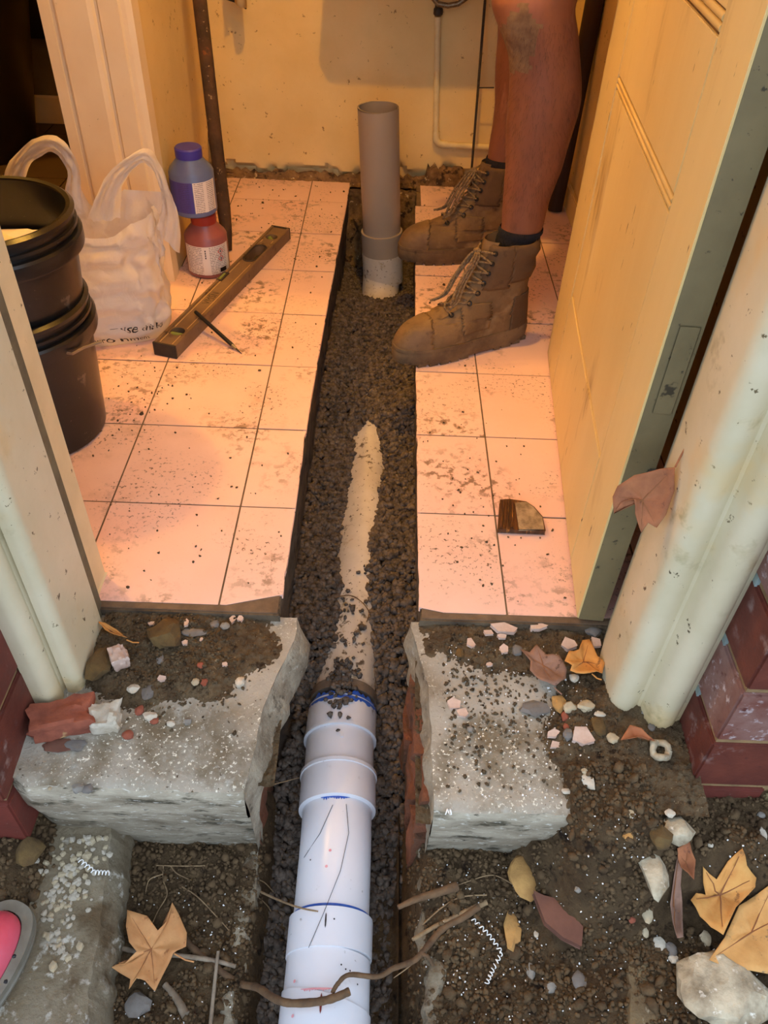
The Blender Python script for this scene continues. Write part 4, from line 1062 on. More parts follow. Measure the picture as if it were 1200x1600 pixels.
# ------------------------------------------------------------------ buckets
BC = Vector((-.662, 1.245, 0))
def bucket(name, z0, h, r0, r1, label, wire, cx=0, cy=0):
    c = Vector((BC.x+cx, BC.y+cy, z0)); t = thing(name, c, label, 'bucket', 'stacked black buckets')
    pr = [(r0-.004, 0), (r0, .004), (lerp(r0, r1, .5), h*.5), (lerp(r0, r1, .72), h*.72)]
    pr += [(r1-.003, h*.80), (r1-.002, h), (r1-.006, h+.002), (r1-.010, h-.002), (r0-.003, .006)]
    mb = MB(); mb.lathe(pr, 64, c, True, False); mb.lathe([(.001, .006), (r0-.003, .006)], 64, c, False, False)
    mb.build('shell', M['black'], t, smooth=.5)
    mb = MB(); mb.lathe([(r1-.008, h*.775), (r1+.007, h*.775), (r1+.008, h*.79), (r1+.008, h*.86), (r1+.005, h*.875), (r1-.006, h*.88)], 64, c, False, False); mb.build('rim_skirt', M['black'], t, smooth=.5)
    mb = MB(); mb.lathe([(r1-.006, h*.90), (r1+.003, h*.905), (r1+.003, h*.925), (r1-.006, h*.93)], 64, c, False, False); mb.build('rim_ring', M['black'], t, smooth=.5)
    mb = MB(); mb.lathe([(r1-.008, h*.965), (r1+.002, h*.97), (r1+.003, h*.995), (r1-.003, h*1.012), (r1-.010, h*1.005)], 64, c, False, False); mb.build('lip', M['black'], t, smooth=.5)
    if wire:
        a = math.radians(-32); p = c+Vector(((r1+.004)*math.cos(a), (r1+.004)*math.sin(a), h*.80))
        q = onz(158, 534, .21)
        MB().tube([p-Vector((.01, 0, 0)), p+Vector((.012, -.004, .0)), p.lerp(q, .5)+Vector((0, 0, -.001)), q], .0025, 8).build('wire_handle', M['steel'], t, smooth=True)
    return t
bucket('bucket', 0.0005, .272, .1235, .143, 'lower black plastic bucket standing on the pink tiles with a wire handle end', True)
b2 = bucket('bucket', .150, .272, .1205, .146, 'upper black plastic bucket nested in another and holding a white sack', False, .004, .008)
cc = BC+Vector((.004, .008, 0))
mb = MB()
def sack(i, j):
    a = 2*PI*i/28; k = j/9; r = .118*(k)**.7
    x, y = r*math.cos(a), r*math.sin(a)
    z = .352+.050*sst(.05, -.07, y+.25*x)+.010*(1-k)-.012*k+.01*fb(x*22, y*22, 3)
    return cc+Vector((x, y, z))
mb.grid(28, 10, sack, wrap=True); mb.build('plaster_sack', M['paper'], None, loc=cc+Vector((0, 0, .28)), smooth='all', **T('white paper sack pushed into the top of the upper bucket', 'sack'))
mb = MB(); mb.grid(16, 8, lambda i, j: cc+Vector((.035+.05*j/7*math.cos(2*PI*i/16), -.060+.035*j/7*math.sin(2*PI*i/16), .414-.022*(j/7)**2+.004*fb(i*.7, j*.6))), wrap=True)
mb.build('powder', M['powder'], None, smooth='all', kind='stuff', label='cream powder spilled on the white sack in the bucket', category='powder')

# ------------------------------------------------------------------ plastic carrier bag
bag = thing('carrier_bag', (-.60, 1.60, 0), 'crumpled translucent white plastic carrier bag with two upright handles behind the buckets', 'plastic bag')
BG = Vector((-.605, 1.615, 0))
def bagp(a, v):
    """a angle, v 0..1 height"""
    ca, sa = math.cos(a), math.sin(a)
    W_, D_ = lerp(.118, .128, v), lerp(.080, .050, sst(.3, 1, v)); n = 3.2
    x = W_*math.copysign(abs(ca)**(2/n), ca); y = D_*math.copysign(abs(sa)**(2/n), sa)
    z = .265*v
    k = .017*sst(0, .25, v)
    x += k*fb(a*1.6+3, v*5, 1); y += k*1.3*fb(a*2.2, v*5+7, 2)-.012*sst(0, .3, v)*abs(fb(a*4.5+v*3, v*9, 6))+.012*sst(.35, .8, v)*math.sin(a*5+v*6)*.5
    if v < .1: x *= lerp(.9, 1, v/.1); y *= lerp(.86, 1, v/.1)
    rot = math.radians(17); 
    xx, yy = x*math.cos(rot)-y*math.sin(rot), x*math.sin(rot)+y*math.cos(rot)
    # the mouth sags in the middle, highest at the handles
    z += .045*sst(.75, 1, v)*(abs(ca)-.55)+.006*fb(a*2, v*6, 9)*v
    return BG+Vector((xx, yy, max(.0008, z)))
mb = MB(); NA = 90
mb.grid(NA, 34, lambda i, j: bagp(2*PI*i/NA, j/33), wrap=True)
mb.f.append([k for k in range(NA)][::-1]); mb.build('bag_body', M['bag'], bag, smooth='all')
def handle(pts, wid, nm):
    P = [Vector(p) for p in pts]; m = []
    for q in range(len(P)-1):
        for h in range(7):
            a, b_, c, d = P[max(q-1, 0)], P[q], P[q+1], P[min(q+2, len(P)-1)]; t = h/7
            m.append(.5*((2*b_)+(c-a)*t+(2*a-5*b_+4*c-d)*t*t+(3*b_-a-3*c+d)*t**3))
    m.append(P[-1]); n = len(m); mb = MB()
    cen = sum(P, Vector())/len(P); cen.z -= .04
    def fn(i, j):
        t = j/(n-1); wd = wid*(1+1.6*abs(2*t-1)**3)
        out = (m[j]-cen).normalized(); s = (i-4)/4
        return m[j]+out*s*wd*.5+Vector((0, 1, 0))*(.010*s*s+.006*math.sin(i*1.9+j*.33))+Vector((.003*fb(i, j*.3), .004*fb(j*.3, i, 4), .003*fb(j*.2, i*.8, 7)))
    mb.grid(9, n, fn); mb.build(nm, M['bag'], bag, smooth='all')
yb_ = 1.60
hA = [ony(u, v, y) for u, v, y in ((104, 330, 1.585), (112, 268, 1.58), (82, 228, 1.59), (40, 245, 1.62), (18, 285, 1.65), (8, 340, 1.66))]
hB = [ony(u, v, y) for u, v, y in ((160, 345, 1.60), (178, 285, 1.605), (222, 246, 1.62), (248, 275, 1.635), (262, 330, 1.63), (262, 380, 1.62))]
handle(hA, .034, 'bag_handle'); handle(hB, .026, 'bag_handle')
# back sheet that stands up between the handles
MB().grid(20, 10, lambda i, j: ony(lerp(108, 255, i/19), lerp(400, interp([(0, 262), (4, 318), (7, 334), (11, 296), (19, 300)], i), j/9), 1.635+.012*fb(i*.3, j*.3, 5)+.0*i)).build('bag_back_sheet', M['bag'], bag, smooth='all')
# contents
mb = MB(); mb.grid(24, 10, lambda i, j: BG+Vector((.092*math.cos(2*PI*i/24)*(1-.35*(j/9)**2), .05*math.sin(2*PI*i/24)*(1-.4*(j/9)**2)+.01*math.cos(2*PI*i/24), .006+.135*j/9+.02*fb(i*.4, j*.4, 6)*(j/9))), wrap=True)
mb.f.append(list(range(9*24, 10*24))); mb.build('bag_contents', M['paper'], bag, smooth='all')
def text_mesh(s, size):
    cu = bpy.data.curves.new('print', 'FONT'); cu.body = s; cu.size = size; cu.resolution_u = 3
    o = bpy.data.objects.new('print_tmp', cu); COL.objects.link(o); d = bpy.context.evaluated_depsgraph_get()
    me = bpy.data.meshes.new_from_object(o.evaluated_get(d)); bpy.data.objects.remove(o)
    return me
def bag_text(s, size, a0, v0):
    me = text_mesh(s, size); bm = bmesh.new(); bm.from_mesh(me); bmesh.ops.subdivide_edges(bm, edges=[e for e in bm.edges if e.calc_length() > .006], cuts=2); 
    mb = MB(); vs = []
    for v in bm.verts:
        a = a0+v.co.x/.115; vv = v0+v.co.y/.265
        p = bagp(a, vv); n = (bagp(a+.01, vv)-bagp(a-.01, vv)).cross(bagp(a, vv+.01)-bagp(a, vv-.01)).normalized()
        vs.append(p+n*.006)
    fs = [[v.index for v in f.verts] for f in bm.faces]; bm.free()
    mb.add(vs, fs).build('print', M['ink'], bag, kind='stuff')
bag_text('Please re-use this bag', .0185, -PI*.5-.62, .150); bag_text('environment', .0185, -PI*.5-.42, .065)

# ------------------------------------------------------------------ bottles
def labelmat(name, cbg, ctx):
    m = bpy.data.materials.new(name); m.use_nodes = True; N = m.node_tree.nodes; L = m.node_tree.links; b = N['Principled BSDF']
    tc = N.new('ShaderNodeTexCoord'); sp = N.new('ShaderNodeSeparateXYZ'); L.new(tc.outputs['UV'], sp.inputs[0])
    def mth(op, a, bb):
        x = N.new('ShaderNodeMath'); x.operation = op
        for k, vv in ((0, a), (1, bb)):
            if isinstance(vv, (int, float)): x.inputs[k].default_value = vv
            else: L.new(vv, x.inputs[k])
        return x.outputs[0]
    row = mth('FRACT', mth('MULTIPLY', sp.outputs[1], 17), 0); lines = mth('LESS_THAN', row, .45)
    n = N.new('ShaderNodeTexNoise'); n.inputs['Scale'].default_value = 1; mp = N.new('ShaderNodeMapping'); mp.inputs['Scale'].default_value = (40, 17, 1); L.new(tc.outputs['UV'], mp.inputs[0]); L.new(mp.outputs[0], n.inputs['Vector'])
    words = mth('GREATER_THAN', n.outputs['Fac'], .43)
    fx = mth('FRACT', mth('MULTIPLY', sp.outputs[0], 2), 0); colm = mth('MULTIPLY', mth('GREATER_THAN', fx, .08), mth('LESS_THAN', fx, .80))
    fac = mth('MULTIPLY', mth('MULTIPLY', lines, words), mth('MULTIPLY', colm, .75))
    x = N.new('ShaderNodeMix'); x.data_type = 'RGBA'; L.new(fac, x.inputs[0]); x.inputs[6].default_value = lin(cbg); x.inputs[7].default_value = lin(ctx)
    L.new(x.outputs[2], b.inputs['Base Color']); b.inputs['Roughness'].default_value = .45
    return m
M['labwhite'] = labelmat('white_printed_label', (226, 216, 206), (70, 60, 66))
M['labblue'] = labelmat('violet_printed_label', (66, 60, 140), (50, 42, 104))
def cyl_patch(name, c, r, z0, z1, a0, a1, m, parent, n=20):
    mb = MB(); mb.grid(n, 2, lambda i, j: Vector((c.x+r*math.cos(lerp(a0, a1, i/(n-1))), c.y+r*math.sin(lerp(a0, a1, i/(n-1))), c.z+(z0, z1)[j])))
    o = mb.build(name, m, parent, smooth='all')
    uv = o.data.uv_layers.new(name='UVMap')
    for p in o.data.polygons:
        for li in p.loop_indices:
            vi = o.data.loops[li].vertex_index; uv.data[li].uv = ((vi % n)/(n-1), vi//n)
    return o
def bottle(name, c, label, fluid, cap, top_mat, is_blue):
    t = thing(name, c, label, 'bottle')
    r, hb = .053, .098
    pr = [(r-.006, 0), (r-.001, .004), (r, .010), (r, hb), (r-.004, hb+.008), (.031, hb+.028), (.029, hb+.034)]
    MB().lathe(pr, 48, c).build('bottle_body', fluid, t, smooth=.7)
    cz = hb+.031
    k = MB(); k.lathe([(.031, cz), (.0315, cz+.003), (.0315, cz+.020), (.029, cz+.023)], 40, c); k.build('cap', cap, t, smooth=.5)
    fa = math.atan2(-c.y, -c.x)      # towards the viewer's side of the room
    if is_blue:
        cyl_patch('label_panel', c, r+.0006, .014, .086, fa-1.5, fa-.05, M['labblue'], t); lb = cyl_patch('label_panel', c, r+.0006, .014, .086, fa-.02, fa+1.15, M['labwhite'], t)
    else:
        lb = cyl_patch('label_panel', c, r+.0006, .012, .086, fa-1.25, fa+1.2, M['labwhite'], t, 30)
        for zc in (.070, .052):
            a = fa+.62
            def q(da, dz, rr=r+.0012): return Vector((c.x+rr*math.cos(a+da), c.y+rr*math.sin(a+da), c.z+zc+dz))
            mb = MB(); s1, s2 = .0085, .0062
            vs = [q(x*s/r, y*s) for s in (s1, s2) for x, y in ((1, 0), (0, 1), (-1, 0), (0, -1))]
            mb.add(vs, [(k, (k+1) % 4, 4+(k+1) % 4, 4+k) for k in range(4)]).build('hazard_diamond', M['hazred'], lb)
            MB().add([q(-.0012/r, -.003), q(.0012/r, -.003), q(.0012/r, .003), q(-.0012/r, .003)], [(0, 1, 2, 3)]).build('hazard_symbol', M['ink'], lb)
        cyl_patch('dark_print_block', c, r+.001, .016, .027, fa+.52, fa+.88, M['ink'], lb, 6)
        for k in range(4): cyl_patch('dark_print_block', c, r+.001, .078-.006*k-.0045, .078-.006*k, fa-.14, fa-.09, M['ink'], lb, 4)
    return t
pb = onz(318, 428, 0); pb = Vector((pb.x, pb.y+.0, .0005))
bottle('solvent_bottle', Vector((-.452, 1.925, .0005)), 'dark pink bottle with white label and red cap standing on the tiles', M['redbottle'], M['redcap'], None, False)
bottle('solvent_bottle', Vector((-.468, 1.925, .1555)), 'blue capped bottle with purple and white label stacked on the pink bottle', M['bluebottle'], M['bluecap'], None, True)

# ------------------------------------------------------------------ spirit level and scriber
A = onz(251, 556, 0.0); A2 = onz(443, 378, 0)
LVH = .032; LVW = .054
e0 = onz(276, 562, 0); e1 = onz(454, 374, 0)           # right bottom edge
ld_ = (e1-e0); LL = ld_.length; ld_.normalize(); ls = Vector((-ld_.y, ld_.x, 0))
print('level length', LL)
lev = thing('spirit_level', e0+ls*.027, 'dusty brown spirit level lying flat on the tiles with green vials', 'spirit level')
def lp(s, w_, z): return e0+ld_*s+ls*w_+Vector((0, 0, z+.0004))
def lbox(s0, s1, w0, w1, z0, z1, name, m, bevel=.001, parent=None):
    vs = [lp(s, w_, z) for z in (z0, z1) for s, w_ in ((s0, w0), (s1, w0), (s1, w1), (s0, w1))]
    return MB().add(vs, [(0, 3, 2, 1), (4, 5, 6, 7), (0, 1, 5, 4), (1, 2, 6, 5), (2, 3, 7, 6), (3, 0, 4, 7)]).build(name, m, parent or lev, bevel=bevel)
lbox(.004, LL-.004, .0, .008, 0, LVH, 'flange', M['level']); lbox(.004, LL-.004, LVW-.008, LVW, 0, LVH, 'flange', M['level'])
lbox(0, .006, -.0005, LVW+.0005, 0, LVH+.0005, 'end_cap', M['levelblack']); lbox(LL-.006, LL, -.0005, LVW+.0005, 0, LVH+.0005, 'end_cap', M['levelblack'])
# web pieces around the openings: (start, end) of solid stretches
ops = [(.045, .083), (LL*.66, LL*.66+.10), (LL-.085, LL-.047)]
cur = .006
for a, b_ in ops+[(LL-.006, None)]:
    lbox(cur, a, .0075, LVW-.0075, 0, LVH-.0025, 'web', M['level'], 0)
    if b_ is None: break
    cur = b_
for k, (a, b_) in enumerate(ops):
    mid = (a+b_)/2
    lbox(a, b_, .0075, LVW-.0075, 0, .004, 'web', M['levelblack'], 0)
    mb = MB(); n = 28
    hw = (LVW-.015)/2; hl_ = (b_-a)/2
    def oval(r, z, i):
        an = 2*PI*i/n; x, y = math.cos(an), math.sin(an)
        if k == 1: px = math.copysign(max(0, hl_-hw), x)+hw*r*x; py = hw*r*y*.95
        else: px = hl_*r*x; py = hw*r*y
        return lp(mid+px, LVW/2+py, z)
    # frame plate with the opening
    sq = []
    for i in range(n):
        an = 2*PI*i/n; x, y = math.cos(an), math.sin(an); m_ = max(abs(x), abs(y)); sq.append(lp(mid+hl_*x/m_, LVW/2+hw*y/m_, LVH-.0025))
    mb.add(sq+[oval(.86, LVH-.0025, i) for i in range(n)]+[oval(.86, .004, i) for i in range(n)], [[i, (i+1) % n, n+(i+1) % n, n+i] for i in range(n)]+[[n+i, n+(i+1) % n, 2*n+(i+1) % n, 2*n+i] for i in range(n)])
    mb.build('web_opening', M['level'], lev, smooth=.5)
    if k != 1:
        MB().tube([lp(mid-.0, LVW/2-.016, .018), lp(mid, LVW/2+.016, .018)] if k == 0 else [lp(mid-.012, LVW/2-.010, .018), lp(mid+.012, LVW/2+.010, .018)], .0075, 14).build('vial', M['vial'], lev, smooth=.6)
    else:
        MB().tube([oval(.95, LVH-.0015, i) for i in range(n+1)], .0022, 6, cap=False).build('grip_rim', M['levelblack'], lev, smooth=True)
lbox(LL*.475, LL*.475+.045, LVW-.014, LVW+.0006, LVH-.012, LVH+.0006, 'vial_window', M['levelblack'], 0)
MB().tube([lp(LL*.48, LVW-.006, LVH-.003), lp(LL*.475+.036, LVW-.006, LVH-.003)], .005, 12).build('vial', M['vial'], lev, smooth=.6)
for w_ in (.012, LVW-.012):
    for a, b_ in ((.012, .050), (.080, LL*.64), (LL*.84, LL-.09)): lbox(a, b_, w_-.0009, w_+.0009, LVH-.003, LVH-.0021, 'pale_line', M['levelline'], 0)
# worn lettering burnt into the web
me = text_mesh('VMSN', .026); mb = MB()
vs = [lp(LL*.30+v.co.x*.9, LVW/2-.009+v.co.y, LVH-.0021) for v in me.vertices]; mb.add(vs, [list(p.vertices) for p in me.polygons]).build('lettering', M['levelblack'], lev)
p0 = onz(305, 487, LVH+.012); p1 = onz(378, 553, .0015)
ax = (p1-p0).normalized()
sc = thing('marker_pencil', p1, 'black scriber pencil leaning with its tip down on the tiles across the level', 'pencil')
MB().tube([p0, p0+ax*.002, p0+ax*((p1-p0).length*.80)], [.0035, .0046, .0046], 12).build('barrel', M['ink'], sc, smooth=.6)
MB().tube([p0.lerp(p1, .80), p0.lerp(p1, .88)], [.0043, .0025], 12).build('ferrule', M['steel'], sc, smooth=.6)
MB().tube([p0.lerp(p1, .88), p1], [.0022, .0006], 8).build('tip', M['ink'], sc, smooth=.6)

# ------------------------------------------------------------------ leaning bar, narrow tool, rod, hose, conduit
b0 = onz(357, 392, 0); b1 = ony(312, 0, 2.20)
bd = (b1-b0).normalized()
side = Vector((1, 0, 0))
path = [b0+Vector((0, 0, .002)), b0+bd*.05, b0+bd*.11, b0+bd*.18]+[b0+bd*(.18+.1*k) for k in range(1, 9)]
MB().tube(path, [.010, .0155, .0185, .0175]+[.0172]*8, 8).build('crowbar', M['rust'], None, loc=b0, smooth=.9, **T('long rusty steel bar leaning in the corner behind the bottles', 'bar'))
q0, q1 = ony(316, 192, 2.46), ony(338, 300, 2.38)
tl = thing('hand_tool', q1, 'narrow pale tool with black end leaning in the corner behind the rusty bar', 'tool')
q1.z = .01; qd = (q1-q0).normalized(); qs = qd.cross(Vector((0, 1, 0))).normalized()
def flat(a, b_, wd, th, name, m, parent):
    d = (b_-a).normalized(); s = d.cross(Vector((0, 1, 0))).normalized(); n_ = s.cross(d)
    vs = [p+s*x*wd/2+n_*y*th/2 for p in (a, b_) for x, y in ((-1, -1), (1, -1), (1, 1), (-1, 1))]
    return MB().add(vs, [(0, 1, 2, 3), (7, 6, 5, 4), (0, 4, 5, 1), (1, 5, 6, 2), (2, 6, 7, 3), (3, 7, 4, 0)]).build(name, m, parent, bevel=.003)
flat(q0, q0.lerp(q1, .22), .026, .018, 'black_end', M['ink'], tl); flat(q0.lerp(q1, .21), q1, .024, .014, 'pale_body', mat('pale_tool_body', (150, 124, 84), (110, 90, 62), 30, .6, spots=[((50, 40, 30), 30, .6, .06)]), tl)
flat(q0.lerp(q1, .2)+Vector((.013, -.002, 0)), q1+Vector((.012, -.002, .02)), .006, .018, 'black_edge', M['ink'], tl)
r0_ = onz(732, 278, .0); r0_.y = min(r0_.y, 2.50); r0_ = ony(735, 290, 2.44); r0_.z = max(.004, r0_.z); r1_ = ony(757, 12, 2.52)
rd = (r1_-r0_).normalized()
pp = [r0_+rd*(.0045*k) for k in range(int((r1_-r0_).length/.0045))]
rod = thing('steel_rod', r0_, 'thin dark ribbed steel rod leaning against the rear wall beside the conduit', 'rod')
ext = (r1_-r0_)*1.15
MB().tube([r0_+ext*(k/240) for k in range(241)], [(.0042 if k % 2 else .0034) if k > 110 else .0036 for k in range(241)], 8).build('shaft', M['rebar'], rod, smooth=.6)
j0 = ony(746, 137, 2.50); j1 = ony(772, 137, 2.50)
MB().tube([j0, j1], .002, 6).build('cross_wire', M['rebar'], rod)
CY = BACK-.012
con = thing('wall_conduit', ony(681, 225, CY), 'cream painted conduit pipe running down and along the rear wall', 'conduit')
c0 = ony(684, 26, CY); c1 = ony(681, 212, CY); c2 = ony(690, 226, CY); c3 = ony(775, 231, CY); c4 = Vector((XWR-.005, CY, c3.z))
MB().tube([c0, c0.lerp(c1, .5), c1], .009, 14).build('pipe_run', M['conduit'], con, smooth=.6)
MB().tube([c1+Vector((0, 0, .012)), c1, c1+Vector((.002, 0, -.012)), c1+Vector((.010, 0, -.021)), c2+Vector((.004, 0, 0)), c2+Vector((.02, 0, 0))], .0108, 14).build('elbow', M['conduit'], con, smooth=.6)
MB().tube([c2, c2.lerp(c3, .5), c3, c4], .009, 14).build('pipe_run', M['conduit'], con, smooth=.6)
vt = ony(685, 14, CY-.01)
hs = thing('flexible_hose', vt, 'braided metal hose curving up from a brass valve on the rear wall', 'hose')
MB().lathe([(.010, -.016), (.013, -.012), (.013, .0), (.010, .004), (.010, .012)], 14, vt).build('valve_nut', M['rebar'], hs, smooth=.6)
hp = [ony(u, v, CY-.03) for u, v in ((676, -4), (684, 6), (700, 9), (716, 6), (730, -4), (738, -22), (742, -60))]
MB().tube(hp, .007, 12).build('hose', M['hose'], hs, smooth=.8)
# cistern above the frame (its shadow falls on the rear wall)
ci = thing('cistern', (.06, BACK-.09, .58), 'white toilet cistern fixed high on the rear wall above the pipe', 'cistern')
MB().prism([(-.15, BACK-.19), (-.17, BACK-.17), (-.17, BACK-.002), (.29, BACK-.002), (.29, BACK-.17), (.27, BACK-.19)], .60, .93).build('tank', M['ceramic'], ci, bevel=.02, smooth=.7)
MB().prism([(-.18, BACK-.20), (-.18, BACK-.002), (.30, BACK-.002), (.30, BACK-.20)], .93, .96).build('lid', M['ceramic'], ci, bevel=.008)
# flap hanging at the top of the rear wall
fp = ony(376, 12, BACK-.07)
fo = thing('hanging_cloth', fp, 'small dark-edged cloth corner hanging at the top of the rear wall', 'cloth')
MB().grid(8, 8, lambda i, j: fp+Vector((-.035+.05*i/7, .02*math.sin(i*.9), .0+.26*j/7+.02*(1-i/7)*(1-j/7)))).build('cloth', M['plaster'], fo, smooth='all')
MB().tube([fp+Vector((-.035, 0, .02)), fp+Vector((-.01, .015, .010)), fp+Vector((.015, .0, 0))], .004, 6).build('dark_hem', M['ink'], fo)
fo.children[0].modifiers.new('thick', 'SOLIDIFY').thickness = .003
MB().tube([fp+Vector((-.02, .04, .262)), fp+Vector((-.02, .075, .262))], .006, 8).build('hook', M['steel'], fo)
# dark pole behind the person
k0 = ony(882, 250, 2.42); k1 = ony(930, 0, 2.47); kd = k1-k0
po = thing('timber_pole', k0-kd*.9, 'dark brown timber pole leaning in the corner behind the person', 'pole')
zb = k0-kd*(k0.z/kd.z)
MB().tube([zb+Vector((0, 0, .003)), k0, k1, k0+kd*1.35], [.022, .024, .026, .026], 12).build('pole', mat('dark_timber', (62, 38, 24), (44, 28, 18), 12, .7, .3, 60, stretch=(3, 3, .3)), po, smooth=.7)
# hall: bin and cupboard
bp_ = onz(55, 238, 0); tp_ = ony(43, 2, bp_.y)
BX, BY = bp_.x-.165, bp_.y; rz_ = tp_.z+.03; rt_ = tp_.x-BX
hb_ = thing('rubbish_bin', (BX, BY, 0), 'tall dark plastic bin with a pale rim in the hall', 'bin')
MB().lathe([(.16, .001), (.165, .01), (rt_-.006, rz_), (rt_, rz_+.004), (rt_, rz_+.02), (rt_-.012, rz_+.02), (.155, .02)], 48, (BX, BY, 0)).build('bin_body', M['binblack'], hb_, smooth=.6)
MB().tube([Vector((BX+(rt_-.003)*math.cos(a), BY+(rt_-.003)*math.sin(a), rz_+.02)) for a in [2*PI*k/48 for k in range(49)]], .006, 8, cap=False).build('bin_rim', mat('scuffed_bin_rim', (120, 112, 96), (60, 54, 46), 30, .4), hb_, smooth=True)
mb = MB(); mb.grid(24, 8, lambda i, j: Vector((BX+(rt_-.03)*j/7*math.cos(2*PI*i/24), BY+(rt_-.03)*j/7*math.sin(2*PI*i/24), rz_-.02+.05*fb(i*.5, j*.6, 2)*(1-j/9))), wrap=True)
mb.build('bin_contents', M['paper'], hb_, smooth='all')
cu = ony(56, 60, 2.99)
cb = thing('hall_cupboard', (cu.x-.03, 2.98, cu.z), 'dark shallow wall cupboard end in the hall behind the bin', 'cupboard')
MB().box((cu.x-.10, 2.985, cu.z), (cu.x+.12, 3.018, cu.z+.6)).build('carcass', M['binblack'], cb, bevel=.003)
MB().box((cu.x-.095, 2.978, cu.z+.01), (cu.x+.115, 2.985, cu.z+.59)).build('door', M['binblack'], cb, bevel=.002)

# ------------------------------------------------------------------ debris
def surf_z(x, y):
    g = nground(x, y)
    if .50 < y < YF:
        e = interp(ELp, y); e2 = interp(ERp, y)
        if -.478 < x < e and y > .516: g = max(sill_z(y), sill_z(y)+hl(x, y) if -.415 < x < -.155 and y > .56 else -9)
        elif e2 < x < .46: g = max(g, sill_z(y), sill_z(y)+hr(x, y) if x > .10 and y > .505 else -9)
    elif y >= YF: g = 0
    return g
def mpp(p): return (Vector(p)-Vector(_C)).dot(Vector(_f))/F
def stone(u, v, wpx, hpx, kind, label, cat='stone', seed=None, rz=0, hz=.42, rough=.38, name=None, group=None, sink=.3, sub=2):
    p = hit(u, v); p.z = surf_z(p.x, p.y); k = mpp(p)
    sx, sy = wpx*k/2, hpx*k/2*1.1; szz = hz*min(sx, sy)*1.15+.0005
    p.z += szz*(1-sink)
    sd = seed if seed is not None else u*.013+v*.007
    mb = MB().rock(p, (sx, sy, szz), sd, sub, rough, rz)
    return mb.build(name or 'stone', STONE[kind], None, loc=p-Vector((0, 0, szz)), smooth=.5, **T(label, cat, group))
def shard(u, v, wpx, hpx, kind, label, cat='tile shard', seed=0, th=.006, group=None, name='tile_shard', tilt=.15):
    p = hit(u, v); p.z = surf_z(p.x, p.y)+.0005; k = mpp(p); r = random.Random(seed*7+int(u)+int(v)); n = r.choice((4, 5, 5))
    a0 = r.uniform(0, 6); poly = []
    for i in range(n):
        a = a0+2*PI*i/n+r.uniform(-.3, .3); q = r.uniform(.75, 1.1)
        poly.append((wpx*k/2*q*math.cos(a), hpx*k/2*1.15*q*math.sin(a)))
    tx, ty = r.uniform(-tilt, tilt), r.uniform(-tilt, tilt)
    mb = MB().prism(poly, 0, th)
    zmin = min(q.x*tx+q.y*ty for q in mb.v)
    mb.v = [p+Vector((q.x, q.y, q.z+q.x*tx+q.y*ty-zmin*.8)) for q in mb.v]
    return mb.build(name, STONE[kind], None, loc=p, bevel=.0006, **T(label, cat, group))
# left sill
b_ = MB()
p = hit(103, 1130); p.z = surf_z(p.x, p.y)
def lump(u, v, L_, W_, H_, rz, m, name, label, cat, seed, amp=.12):
    p = hit(u, v); p.z = surf_z(p.x, p.y)
    bm = bmesh.new(); bmesh.ops.create_cube(bm, size=1); bmesh.ops.subdivide_edges(bm, edges=bm.edges, cuts=6, use_grid_fill=True)
    vs = []; cs, sn = math.cos(rz), math.sin(rz)
    for q in bm.verts:
        c = q.co; d = c.normalized(); c = c.lerp(d*.62, .28)
        k = 1+amp*fb(c.x*3+seed, c.y*3, c.z*3+seed)
        x, y, z = c.x*L_*k, c.y*W_*k, (c.z+.42)*H_*k
        vs.append(p+Vector((x*cs-y*sn, x*sn+y*cs, z)))
    fs = [[q.index for q in f.verts] for f in bm.faces]; bm.free()
    return MB().add(vs, fs).build(name, m, None, loc=p, smooth=.6, **T(label, cat))
lump(103, 1132, .082, .045, .034, .28, STONE['brick'], 'brick_chunk', 'broken red brick chunk lying on the left sill beside the post', 'brick chunk', 4, .22)
lump(167, 1131, .040, .036, .030, .1, STONE['white'], 'stone', 'angular white stone right beside the broken red brick chunk', 'stone', 9, .25)
lump(191, 1042, .024, .030, .026, .5, STONE['pink'], 'stone', 'small pale pink stone block standing in the dirt on the left sill', 'stone', 2, .2)
stone(158, 1052, 38, 50, 'moss', 'mossy brown lump against the foot of the left post', 'lump', hz=.6)
stone(262, 1003, 50, 46, 'moss', 'flaky brown bark-like lump in the dirt below the left tiles', 'lump', rz=.7, hz=.5)
stone(210, 1083, 18, 15, 'white', 'small white pebble in the middle of the left sill dirt', 'pebble')
stone(236, 1121, 22, 15, 'white', 'white pebble beside a brick crumb on the left sill', 'pebble')
stone(375, 1068, 17, 17, 'white', 'lone whitish pebble near the trench edge of the left sill', 'pebble')
stone(268, 1133, 14, 10, 'white', 'flat white chip on bare concrete of the left sill', 'pebble'); stone(294, 1130, 13, 10, 'grey', 'rounded grey pebble on bare concrete of the left sill', 'pebble')
stone(201, 1150, 20, 14, 'brick', 'oval brick crumb right of the angular white stone', 'brick crumb'); stone(242, 1129, 14, 11, 'brick', 'brick crumb touching the white pebble on the left sill', 'brick crumb')
stone(219, 1112, 15, 15, 'brick', 'orange brick crumb in the dirt above the white pebble', 'brick crumb'); stone(321, 1074, 10, 13, 'brick', 'small round brick crumb in the dirt of the left sill', 'brick crumb'); stone(316, 1048, 13, 10, 'brick', 'tiny brick crumb highest in the left sill dirt', 'brick crumb')
stone(307, 1073, 12, 13, 'cream', 'cream pebble beside the small round brick crumb', 'pebble'); stone(253, 1038, 13, 13, 'slate', 'bluish grey pebble below the flaky brown lump', 'pebble')
stone(337, 981, 16, 13, 'slate', 'grey pebble just below the cracked left tile edge', 'pebble'); stone(353, 986, 15, 13, 'grey', 'second grey pebble just below the cracked left tile edge', 'pebble')
